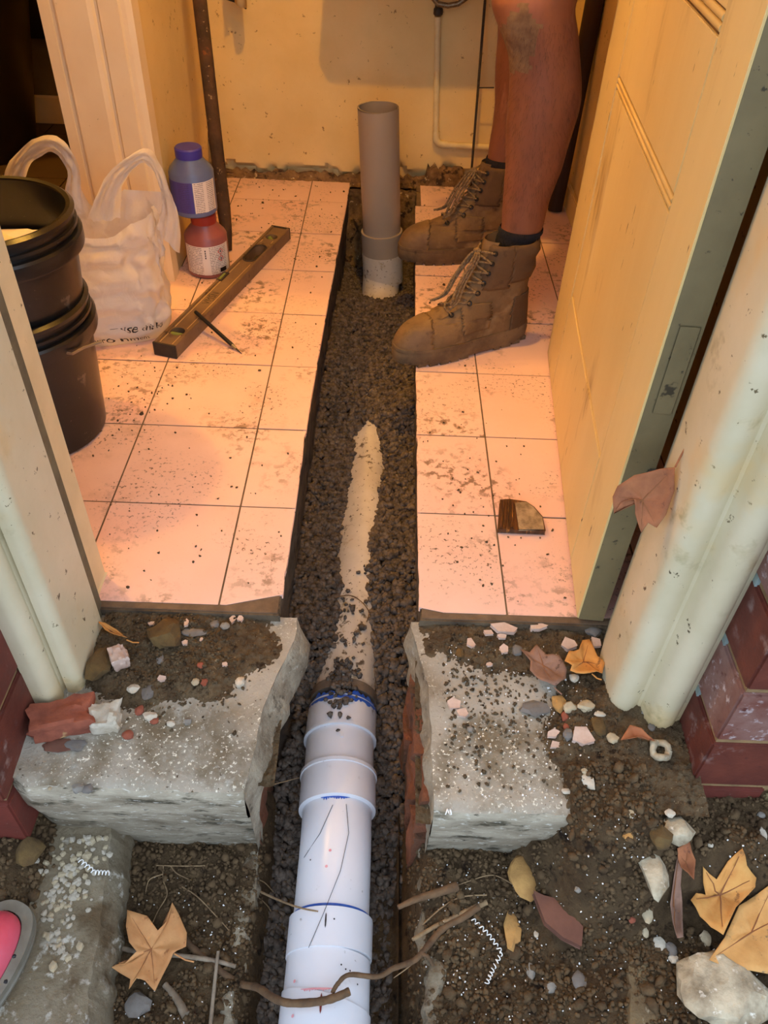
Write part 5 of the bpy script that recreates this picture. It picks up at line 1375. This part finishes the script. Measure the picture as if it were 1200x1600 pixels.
stone(233, 1086, 20, 24, 'slate', 'flat slate chip standing in the left sill dirt', 'slate chip', hz=.25); stone(305, 996, 40, 15, 'slate', 'flat dark slate chip below the left tile front', 'slate chip', hz=.2)
stone(95, 1166, 60, 20, 'brown', 'flat brown flake under the broken red brick chunk', 'flake', hz=.2); stone(118, 1166, 34, 18, 'slate', 'blue grey flake beside the broken red brick chunk', 'flake', hz=.3)
for k, (u, v, a, c) in enumerate(((294, 985, 8, 12), (278, 1012, 12, 16), (291, 1012, 9, 8), (365, 975, 13, 14), (377, 975, 10, 9), (353, 1047, 8, 8), (255, 1070, 16, 9), (238, 982, 10, 8), (316, 1007, 6, 6))):
    shard(u, v, a, c, 'pink', 'small pink tile chip scattered on the left sill dirt', seed=k, th=.004, group='pink tile chips on the left sill')
# right sill
for k, (u, v, a, c, lab) in enumerate(((734, 1011, 15, 15, 'pink tile chip lying alone nearest the trench on the right sill'), (710, 1104, 25, 22, 'long pointed pink tile chip on the right sill near the trench'), (722, 1117, 20, 15, 'triangular pale tile chip touching the long pointed chip'),
        (788, 990, 45, 16, 'long pink tile strip lying under the right tile edge'), (762, 998, 18, 10, 'short pale chip left of the long pink strip'), (783, 1003, 17, 9, 'pale chip just below the long pink strip'), (839, 988, 34, 11, 'orange-pink strip under the right tile edge beside the frame'),
        (885, 1012, 28, 20, 'speckled pink tile piece behind the orange leaf'), (930, 1010, 18, 20, 'pink tile piece standing between orange leaf and frame'), (908, 1158, 34, 30, 'large whitish pink tile chip among rubble at the right'),
        (862, 1152, 20, 15, 'orange tipped chip left of the large whitish chip'), (866, 1168, 20, 14, 'white triangular chip left of the large whitish chip'), (763, 1043, 10, 7, 'tiny pink chip in the middle of the right sill'), (786, 1022, 14, 14, 'folded pink chip above the middle of the right sill'))):
    shard(u, v, a, c, 'pink', lab, seed=k+20, th=.007 if a > 25 else .0045)
stone(835, 1110, 44, 26, 'slate', 'flat grey slate piece in the dirt of the right sill', 'slate chip', hz=.2); stone(807, 1022, 18, 16, 'slate', 'dark slate chip left of the grey brown leaf', 'slate chip')
stone(718, 1025, 13, 16, 'moss', 'ochre lump near the trench on the right sill', 'lump'); stone(734, 1141, 10, 9, 'grey', 'round grey pebble on bare concrete of the right sill', 'pebble')
stone(912, 1111, 27, 20, 'cream', 'cream stone with rough face in the rubble below the orange leaf', 'stone'); stone(888, 1110, 24, 20, 'cream', 'pale stone left of the rough cream stone', 'stone'); stone(872, 1102, 22, 30, 'orange', 'ochre flake standing in the rubble below the grey brown leaf', 'flake'); stone(935, 1122, 18, 10, 'white', 'flat white pebble beside the brown curled leaf', 'pebble')
stone(933, 1140, 24, 34, 'moss', 'olive brown lump right of the large whitish tile chip', 'lump'); stone(885, 1153, 16, 22, 'slate', 'dark slate pebble touching the large whitish tile chip', 'pebble'); stone(883, 1140, 10, 14, 'brick', 'small brick crumb above the dark slate pebble', 'brick crumb'); stone(881, 1122, 12, 18, 'brick', 'reddish flake under the pale stone in the rubble', 'flake')
stone(918, 1224, 18, 24, 'white', 'white oblong pebble on the dirty right end of the sill', 'pebble', rz=.6); stone(912, 1208, 11, 10, 'cream', 'cream pebble touching the white oblong pebble', 'pebble'); stone(883, 1239, 15, 9, 'white', 'flat white pebble near the front edge of the right sill', 'pebble')
stone(955, 1158, 18, 16, 'cream', 'cream pebble below the brown curled leaf', 'pebble'); stone(1015, 1143, 11, 12, 'slate', 'blue grey pebble at the foot of the right frame', 'pebble'); stone(926, 990, 26, 20, 'slate', 'grey stone chip at the foot of the door edge', 'stone'); stone(896, 1062, 16, 14, 'white', 'white stone tucked under the orange leaf', 'stone')
stone(1005, 1118, 10, 10, 'grey', 'grey pebble between frame and brown curled leaf', 'pebble')
# hollow shell-like stone
p = hit(1027, 1182); p.z = surf_z(p.x, p.y); k = mpp(p)
MB().tube([p+Vector((.011*math.cos(a)*(1+.2*nz(a*2, 3)), .013*math.sin(a), .008+.003*math.sin(a*3))) for a in [2*PI*q/16 for q in range(17)]], [.005+.0015*nz(q*.7, 2) for q in range(17)], 8, cap=False).build('stone', STONE['quartz'], None, loc=p, smooth=.8, **T('hollow pale ring-shaped stone near the foot of the brick pier', 'stone'))
# pit right
stone(815, 1376, 46, 62, 'orange', 'ochre stone below the front of the right sill', 'stone', rz=.2, hz=.5); stone(799, 1455, 26, 52, 'orange', 'narrow ochre stone left of the brown shard in the pit', 'stone', hz=.5)
stone(1017, 1362, 42, 76, 'quartz', 'tall speckled stone standing in the soil at the right', 'stone', rz=.15, hz=.6); stone(1054, 1305, 48, 42, 'quartz', 'blocky speckled stone below the brick pier', 'stone', rz=-.4, hz=.6); stone(1028, 1312, 36, 34, 'moss', 'brown lump left of the blocky speckled stone', 'lump', hz=.6)
stone(1120, 1552, 140, 96, 'quartz', 'large rough speckled rock at the lower right under the spotted leaf', 'rock', rz=-.25, hz=.5, rough=.3, sub=3, seed=3.3)
stone(1008, 1432, 16, 26, 'cream', 'small cream stone below the tall speckled stone', 'stone'); stone(1030, 1477, 20, 20, 'white', 'white stone above the large rough rock', 'stone'); stone(1052, 1500, 16, 12, 'white', 'smaller white stone right above the large rough rock', 'stone'); stone(1100, 1470, 16, 22, 'cream', 'cream stone left of the spotted leaf', 'stone')
stone(1043, 1277, 17, 13, 'white', 'white pebble under the corner of the brick pier', 'pebble'); stone(980, 1309, 16, 15, 'orange', 'round tan pebble in soil right of the sill', 'pebble'); stone(984, 1274, 12, 13, 'cream', 'pale pebble in the soil near the sill end', 'pebble'); stone(1006, 1458, 11, 16, 'cream', 'cream pebble below the small cream stone', 'pebble'); stone(986, 1438, 13, 12, 'brick', 'red brick crumb left of the small cream stone', 'brick crumb')
stone(858, 1545, 18, 16, 'grey', 'grey pebble in the pit below the brown shard', 'pebble'); stone(828, 1520, 14, 24, 'grey', 'grey blue stone in the pit left of the grey pebble', 'stone'); stone(900, 1396, 10, 10, 'grey', 'round grey pebble above the brown shard', 'pebble'); stone(837, 1462, 9, 9, 'white', 'white pebble between ochre stone and brown shard', 'pebble'); stone(905, 1535, 24, 28, 'slate', 'dark slate stone at the bottom of the right pit', 'stone')
stone(1189, 1308, 10, 20, 'white', 'white pebble at the right edge below the bricks', 'pebble'); stone(1187, 1277, 12, 10, 'grey', 'grey pebble at the right edge close to the bricks', 'pebble'); stone(1109, 1322, 9, 8, 'white', 'tiny white pebble below the brick pier', 'pebble'); stone(1047, 1485, 18, 20, 'slate', 'dark pebble between the two white stones', 'pebble')
stone(215, 1573, 40, 34, 'slate', 'grey lump in the left pit below the tan leaf', 'lump'); stone(48, 1335, 44, 40, 'moss', 'brown clod on the soil at the far left', 'clod'); stone(148, 1287, 18, 16, 'grey', 'grey pebble under the left sill corner', 'pebble'); stone(163, 1290, 18, 14, 'slate', 'dark pebble under the left sill corner', 'pebble')
stone(655, 1465, 16, 24, 'white', 'pale flake beside the mortar edge right of the pipe', 'flake')
# pale pebbles over the left path slab
rp_ = random.Random(21)
protos = []
for k in range(5): protos.append(MB().rock((0, 0, 0), (1, .85, .6), k*2.7, 1, .55).build('pebble', STONE['cream' if k % 2 else 'white'], None))
cnt = 0
for _ in range(400):
    t_ = rp_.random(); u = lerp(150, 62, t_)+rp_.gauss(0, 18); v = lerp(1310, 1440, t_)+rp_.gauss(0, 26)
    if t_ > .8: u += rp_.uniform(0, 40); v += rp_.uniform(0, 60)
    if u < 44 or u > 172 or v < 1285 or v > 1530 or (u < 66 and v > 1400): continue
    p = hit(u, v, lambda x, y: -.192 if x < -.34 else -.262); k = mpp(p); s = rp_.uniform(2.6, 6.0)*k*(1.5 if rp_.random() < .12 else 1)
    o = protos[cnt % 5] if cnt < 5 else protos[cnt % 5].copy()
    if cnt >= 5: COL.objects.link(o)
    o.location = (p.x, p.y, max(-.192, surf_z(p.x, p.y) if p.x < -.42 else -.192)+s*.2); o.scale = (s, s, s); o.rotation_euler = (0, 0, rp_.uniform(0, 6))
    o['label'] = 'pale pebble strewn over the concrete path slab at the lower left'; o['category'] = 'pebble'; o['group'] = 'pale pebbles on the left path slab'
    cnt += 1
    if cnt >= 170: break
# brown shard in the pit and grooved shard on the tiles
def px_prism(px, z, th, name, m, label, cat, parent=None, bevel=.001):
    P = [onz(u, v, z) for u, v in px]; c = sum(P, Vector())/len(P)
    mb = MB().prism([(q.x, q.y) for q in P], z-th, z)
    return mb.build(name, m, parent, loc=(c.x, c.y, z-th) if parent is None else None, bevel=bevel, **(T(label, cat) if parent is None else {}))
g0 = hit(872, 1435)
px_prism([(835, 1393), (850, 1400), (892, 1410), (897, 1433), (910, 1448), (908, 1477), (880, 1463), (853, 1440)][::-1], nground(g0.x, g0.y)+.014, .012, 'tile_shard', STONE['brown'], 'flat red brown tile shard lying in the right pit', 'tile shard')
gs = thing('clay_shard', onz(812, 812, 0), 'grooved brown glazed clay shard with pale mortar lying on the right tiles', 'shard')
px_prism([(782, 781), (796, 780), (822, 784), (834, 792), (847, 807), (852, 829), (779, 826)][::-1], .010, .0095, 'shard_body', M['glazed'], '', '', gs)
px_prism([(806, 786), (822, 785), (833, 793), (846, 808), (849, 826), (812, 826)][::-1], .0125, .004, 'mortar', M['shardback'], '', '', gs, .0015)
for a, c in (((787, 783), (783, 825)), ((795, 783), (792, 825)), ((801, 786), (800, 825))):
    A_, B_ = onz(a[0], a[1], .0105), onz(c[0], c[1], .0105); MB().tube([A_, B_], .0026, 6).build('ridge', M['glazed'], gs, smooth=True)
# leaves
def leaf_px(px, zc, m, label, curl=.008, stem=None, seed=0, plane=None, follow=False):
    if plane is None:
        P = []
        for u, v in px:
            q = onz(u, v, zc); P.append(q)
    else: P = [onpl(u, v, plane[0], np.array(plane[1])) for u, v in px]
    n0 = Vector((0, 0, 1)) if plane is None else Vector(plane[1]).normalized()
    Q = []
    for i in range(len(P)):           # refine outline
        a, b2 = P[i], P[(i+1) % len(P)]; Q += [a, a.lerp(b2, .5)]
    c = sum(Q, Vector())/len(Q); n = len(Q); R_ = max((q-c).length for q in Q); mb = MB()
    vs = [c]; fr = (.2, .4, .6, .8, 1)
    for k in fr:
        for q in Q:
            p = c.lerp(q, k); d = p-c
            h = curl*(k*k*.7+.55*fb(d.x*28+seed, d.y*28, d.z*28)+.25*fb(d.x*80, d.y*80+seed, d.z*80))
            h += .0012*math.cos(math.atan2(d.y+d.z, d.x)*7)
            vs.append(p+n0*h)
    if plane is None:                 # rest on whatever lies below
        lift = max(surf_z(q.x, q.y)+.001-q.z for q in vs)
        if follow: vs = [Vector((q.x, q.y, max(q.z, surf_z(q.x, q.y)+.006))) for q in vs]
    fs = [[0, 1+i, 1+(i+1) % n] for i in range(n)]
    for k in range(len(fr)-1):
        for i in range(n): a = 1+k*n+i; b2 = 1+k*n+(i+1) % n; fs.append([a, a+n, b2+n, b2])
    t = thing('fallen_leaf', c, label, 'leaf')
    dist = [(q-c).length for q in Q]
    tips = sorted([i for i in range(n) if dist[i] >= dist[i-1] and dist[i] >= dist[(i+1) % n]], key=lambda i: -dist[i])[:5]
    for i in tips:
        MB().tube([vs[0]+n0*.0006]+[vs[1+k*n+i]+n0*.0006 for k in range(len(fr)-1)], [.0010, .0009, .0007, .0005, .0004], 5).build('vein', M['vein'], t, smooth=True)
    o = mb.add(vs, fs).build('blade', m, t, smooth='all'); s = o.modifiers.new('thick', 'SOLIDIFY'); s.thickness = .0008
    if stem:
        S_ = [onz(u, v, zc+.003) if plane is None else onpl(u, v, plane[0], np.array(plane[1])) for u, v in stem]
        if plane is None and follow: S_ = [Vector((q.x, q.y, max(q.z, surf_z(q.x, q.y)+.0025))) for q in S_]
        MB().tube(S_, .0011, 6).build('stem', m, t, smooth=True)
    return t
def gzp(u, v): p = hit(u, v); return surf_z(p.x, p.y)
leaf_px([(200, 1424), (232, 1435), (247, 1455), (262, 1440), (270, 1412), (280, 1430), (293, 1460), (292, 1482), (278, 1488), (272, 1492), (258, 1520), (243, 1551), (228, 1535), (215, 1532), (203, 1548), (205, 1532), (174, 1513), (195, 1508), (215, 1490), (203, 1475), (198, 1450)], gzp(235, 1485)+.016, LF[0], 'large tan lobed leaf lying in the left pit beside the path slab', .008, [(272, 1490), (290, 1500), (303, 1503)], 1, follow=True)
leaf_px([(1078, 1408), (1087, 1397), (1102, 1400), (1087, 1370), (1113, 1383), (1123, 1365), (1140, 1352), (1153, 1370), (1175, 1380), (1177, 1390), (1160, 1407), (1147, 1420), (1128, 1463), (1110, 1450), (1093, 1433)], gzp(1125, 1410)+.014, LF[1], 'orange pointed lobed leaf lying partly under the spotted leaf at the right', .008, None, 2, follow=True)
leaf_px([(1205, 1385), (1180, 1400), (1152, 1418), (1138, 1450), (1130, 1467), (1105, 1503), (1140, 1515), (1200, 1523), (1235, 1510), (1245, 1420)], gzp(1180, 1460)+.030, LF[4], 'large spotted tan leaf at the right edge above the rough rock', .007, None, 3, follow=True)
leaf_px([(881, 1037), (887, 1023), (903, 1019), (909, 1003), (920, 1003), (933, 1027), (944, 1040), (940, 1056), (931, 1053), (909, 1060), (889, 1053), (891, 1047)], gzp(910, 1035)+.012, LF[1], 'golden orange leaf on the right sill at the foot of the frame', .010, [(925, 1053), (933, 1060), (940, 1062)], 4, follow=True)
leaf_px([(812, 1017), (827, 1021), (837, 1012), (853, 1027), (872, 1028), (885, 1048), (883, 1064), (867, 1075), (843, 1065), (827, 1051), (828, 1035)], gzp(850, 1045)+.011, LF[2], 'grey brown wrinkled leaf on the right sill', .008, [(866, 1074), (872, 1080), (878, 1085)], 5, follow=True)
leaf_px([(968, 1160), (982, 1137), (1000, 1143), (1023, 1160), (1000, 1155)], gzp(990, 1150)+.012, LF[3], 'small brown curled leaf at the foot of the right frame', .008, None, 6, follow=True)
leaf_px([(1053, 1333), (1073, 1322), (1085, 1347), (1083, 1377), (1063, 1357)], gzp(1070, 1345)+.010, LF[3], 'small pinkish leaf below the blocky speckled stone', .006, None, 7, follow=True)
leaf_px([(1038, 1363), (1050, 1373), (1063, 1413), (1065, 1467), (1055, 1470), (1045, 1417)], gzp(1052, 1420)+.012, LF[2], 'curled strip of pinkish bark beside the tall speckled stone', .012, None, 8, follow=True)
leaf_px([(153, 974), (165, 976), (184, 988), (200, 1001), (182, 997), (165, 987)], gzp(178, 990)+.012, LF[1], 'narrow yellow leaf touching the foot of the left post', .008, [(198, 1000), (208, 1004), (217, 1004)], 9, follow=True)
lpn = Vector((-.45, -.80, .38)).normalized(); lpp = onx(1056, 735, .349)+Vector((-.004, -.006, 0))
leaf_px([(1056, 728), (1033, 731), (992, 741), (966, 758), (959, 774), (961, 801), (972, 783), (993, 778), (994, 800), (1003, 831), (1014, 815), (1027, 823), (1042, 802), (1055, 765)], 0, LF[3], 'copper brown leaf caught on the hinge between door and right frame', .010, [(1055, 730), (1062, 716), (1077, 688)], 10, plane=(lpp, lpn))
# roots and twigs
def root(pts, r0, r1, m, name, label, cat, n=8, group=None):
    P = [onz(u, v, z) if z is not None else (lambda q: (lambda yy: Vector((q.x, yy, nground(q.x, yy)+.004)))(min(q.y, .508 if q.x < 0 else .492)))(hit(u, v, ground, False)) for u, v, z in pts]
    sp = []
    for q in range(len(P)-1):
        for h in range(6):
            a, b2, c, d = P[max(q-1, 0)], P[q], P[q+1], P[min(q+2, len(P)-1)]; t = h/6
            sp.append(.5*((2*b2)+(c-a)*t+(2*a-5*b2+4*c-d)*t*t+(3*b2-a-3*c+d)*t**3)+Vector((.0008*nz(h+q*6, 1), .0008*nz(h+q*6, 2), .0008*nz(h+q*6, 3))))
    sp.append(P[-1]); k = len(sp)
    return MB().tube(sp, [lerp(r0, r1, i/(k-1))*(1+.18*nz(i*.8, r0*900)) for i in range(k)], n).build(name, m, None, loc=sp[0], smooth=.9, **T(label, cat, group))
root([(285, 1462, None), (300, 1482, None), (345, 1520, None), (375, 1537, -.265), (402, 1543, -.235), (425, 1558, -.20), (450, 1567, -.185), (490, 1566, -.180), (520, 1560, -.180), (546, 1549, -.182)], .0045, .0052, M['bark'], 'root', 'thick brown root reaching from the left pit over the white pipe', 'root', 10)
root([(519, 1552, -.184), (528, 1537, -.182), (546, 1523, -.18), (590, 1526, -.19), (615, 1513, -.195), (645, 1502, -.20), (662, 1486, -.20), (690, 1455, None), (720, 1438, None), (748, 1420, None)], .0026, .0048, M['bark'], 'root', 'branching brown root reaching from the right pit over the white pipe', 'root', 10)
root([(622, 1418, -.195), (650, 1405, -.195), (680, 1398, None), (715, 1388, None)], .0035, .007, M['bark'], 'root', 'stout root stub poking from soil below the right brick footing', 'root')
root([(645, 1468, -.195), (680, 1450, None), (715, 1432, None), (760, 1412, None)], .0025, .004, M['root2'], 'root', 'slender root lying above the branching root in the right pit', 'root')
root([(655, 1490, -.20), (668, 1495, -.20), (678, 1515, None), (684, 1535, None)], .003, .0015, M['bark'], 'root', 'short hanging root end beside the branching root', 'root')
root([(660, 1480, -.20), (645, 1505, -.205), (615, 1528, -.22)], .0014, .0006, M['root2'], 'root', 'thin root hair hanging below the branching root', 'root')
root([(760, 1400, None), (720, 1405, None), (690, 1420, None), (660, 1445, -.2)], .0012, .001, M['root2'], 'root', 'fine pale root above the slender root in the right pit', 'root')
root([(803, 1385, None), (770, 1370, None), (735, 1378, None), (705, 1390, None)], .001, .0006, M['root2'], 'root', 'hair-fine root below the face of the right sill', 'root')
root([(405, 1395, None), (430, 1404, -.25), (455, 1414, -.215), (475, 1420, -.195), (497, 1424, -.190)], .0020, .001, M['root2'], 'root', 'thin pale root crossing onto the pipe at the lower left socket', 'root')
root([(400, 1232, -.16), (430, 1225, -.17), (468, 1215, -.19)], .001, .0005, M['root2'], 'root', 'fine root hair sticking out from under the left sill', 'root')
for k, pts in enumerate((((258, 1345), (255, 1375), (262, 1400), (248, 1425), (240, 1445)), ((268, 1350), (278, 1368), (300, 1378)), ((330, 1310), (300, 1318), (270, 1316), (255, 1308)), ((255, 1368), (235, 1378), (228, 1395)), ((285, 1388), (310, 1405), (340, 1435), (358, 1455)), ((380, 1375), (410, 1380), (430, 1400)), ((395, 1400), (420, 1420), (435, 1455)))):
    root([(u, v, None) for u, v in pts], .0011, .0006, M['root2'], 'root', 'hair-fine pale root on the soil of the left pit', 'root', 6, 'fine roots in the left pit')
root([(180, 1478, -.255), (215, 1487, -.255), (270, 1492, -.25), (330, 1500, -.25), (368, 1510, -.26)], .0035, .003, M['twig'], 'twig', 'grey twig lying across the left pit under the tan leaf', 'twig')
root([(341, 1486, -.242), (336, 1530, -.25), (332, 1570, -.255), (328, 1612, -.26)], .0022, .003, M['twig'], 'twig', 'upright grey twig crossing the longer twig in the left pit', 'twig')
root([(258, 1540, None), (275, 1560, None), (292, 1590, None)], .004, .006, M['twig'], 'twig', 'stubby grey twig at the bottom of the left pit', 'twig')
root([(523, 934, -.196), (545, 930, -.194), (562, 938, -.194), (576, 955, -.196), (573, 972, -.198)], .0011, .0009, M['bark'], 'twig', 'thin dark twig curled on the dusty pipe in the trench', 'twig')
# curled plastic shavings
def curl(pts, r, turns, label):
    P = [hit(u, v) for u, v in pts]
    for q in P: q.z = max(surf_z(q.x, q.y), -.19 if q.x < -.34 else -9)+r+.002
    L_ = []; N_ = turns*10
    for i in range(N_+1):
        t = i/N_*(len(P)-1); k = min(int(t), len(P)-2); c = P[k].lerp(P[k+1], t-k); d = (P[k+1]-P[k]).normalized(); sd = d.cross(Vector((0, 0, 1))).normalized()
        a = 2*PI*turns*i/N_; L_.append(c+sd*r*math.cos(a)+Vector((0, 0, r*math.sin(a))))
    MB().tube(L_, .0008, 5).build('plastic_shaving', M['shav'], None, loc=P[0], smooth=True, **T(label, 'shaving'))
curl([(130, 1354), (152, 1372), (188, 1399)], .0028, 9, 'curled white plastic shaving on the left path slab')
curl([(738, 1437), (762, 1462), (783, 1490), (770, 1515), (760, 1538)], .0025, 16, 'long curled white plastic shaving in the right pit')
curl([(686, 1322), (692, 1330), (690, 1343)], .0035, 2, 'short white plastic curl against the face of the right sill')
# photographer's shoe at the lower left
sh_toe = onz(2, 1428, -.18); ang = math.radians(-112)
sh = thing('shoe', (sh_toe.x, sh_toe.y, -.19), 'red shoe with grey rubber sole at the lower left corner', 'shoe')
ca_, sa_ = math.cos(ang), math.sin(ang)
SO = Vector((-.455, sh_toe.y+.004, -.1895))
def SW(p): return SO+Vector((p.x*ca_-p.y*sa_, p.x*sa_+p.y*ca_, p.z))
SL_ = [(.022, .012, .275, .043, .034), (.035, .012, .275, .043, .034), (.046, .018, .274, .041, .033), (.055, .030, .272, .037, .033), (.061, .050, .270, .033, .033), (.066, .080, .268, .030, .033), (.074, .115, .266, .029, .033), (.084, .140, .265, .030, .034), (.092, .150, .264, .031, .034)]
MB().grid(48, len(SL_), lambda i, j: SW(outline(SL_[j], 2*PI*i/48)), wrap=True).build('upper', M['shoered'], sh, smooth='all')
sp_ = [(-.0, .0), (.006, .002), (.010, .012), (.004, .015), (.010, .019), (.009, .028), (-.006, .031)]
mb = MB(); mb.grid(56, len(sp_), lambda i, j: SW(outline((sp_[j][1], .004-sp_[j][0], .284+sp_[j][0], .048+sp_[j][0]*.7, .038+sp_[j][0]*.7), 2*PI*i/56)), wrap=True); mb.f.append(list(range(56))[::-1]); mb.build('sole', M['shoesole'], sh, smooth=.6)
for u, v in ((22, 1494), (9, 1534)):
    q = onz(u, v, -.135); MB().rock(q, (.0028, .0028, .002), u, 1, .2).build('dark_spot', M['ink'], sh, smooth=True)
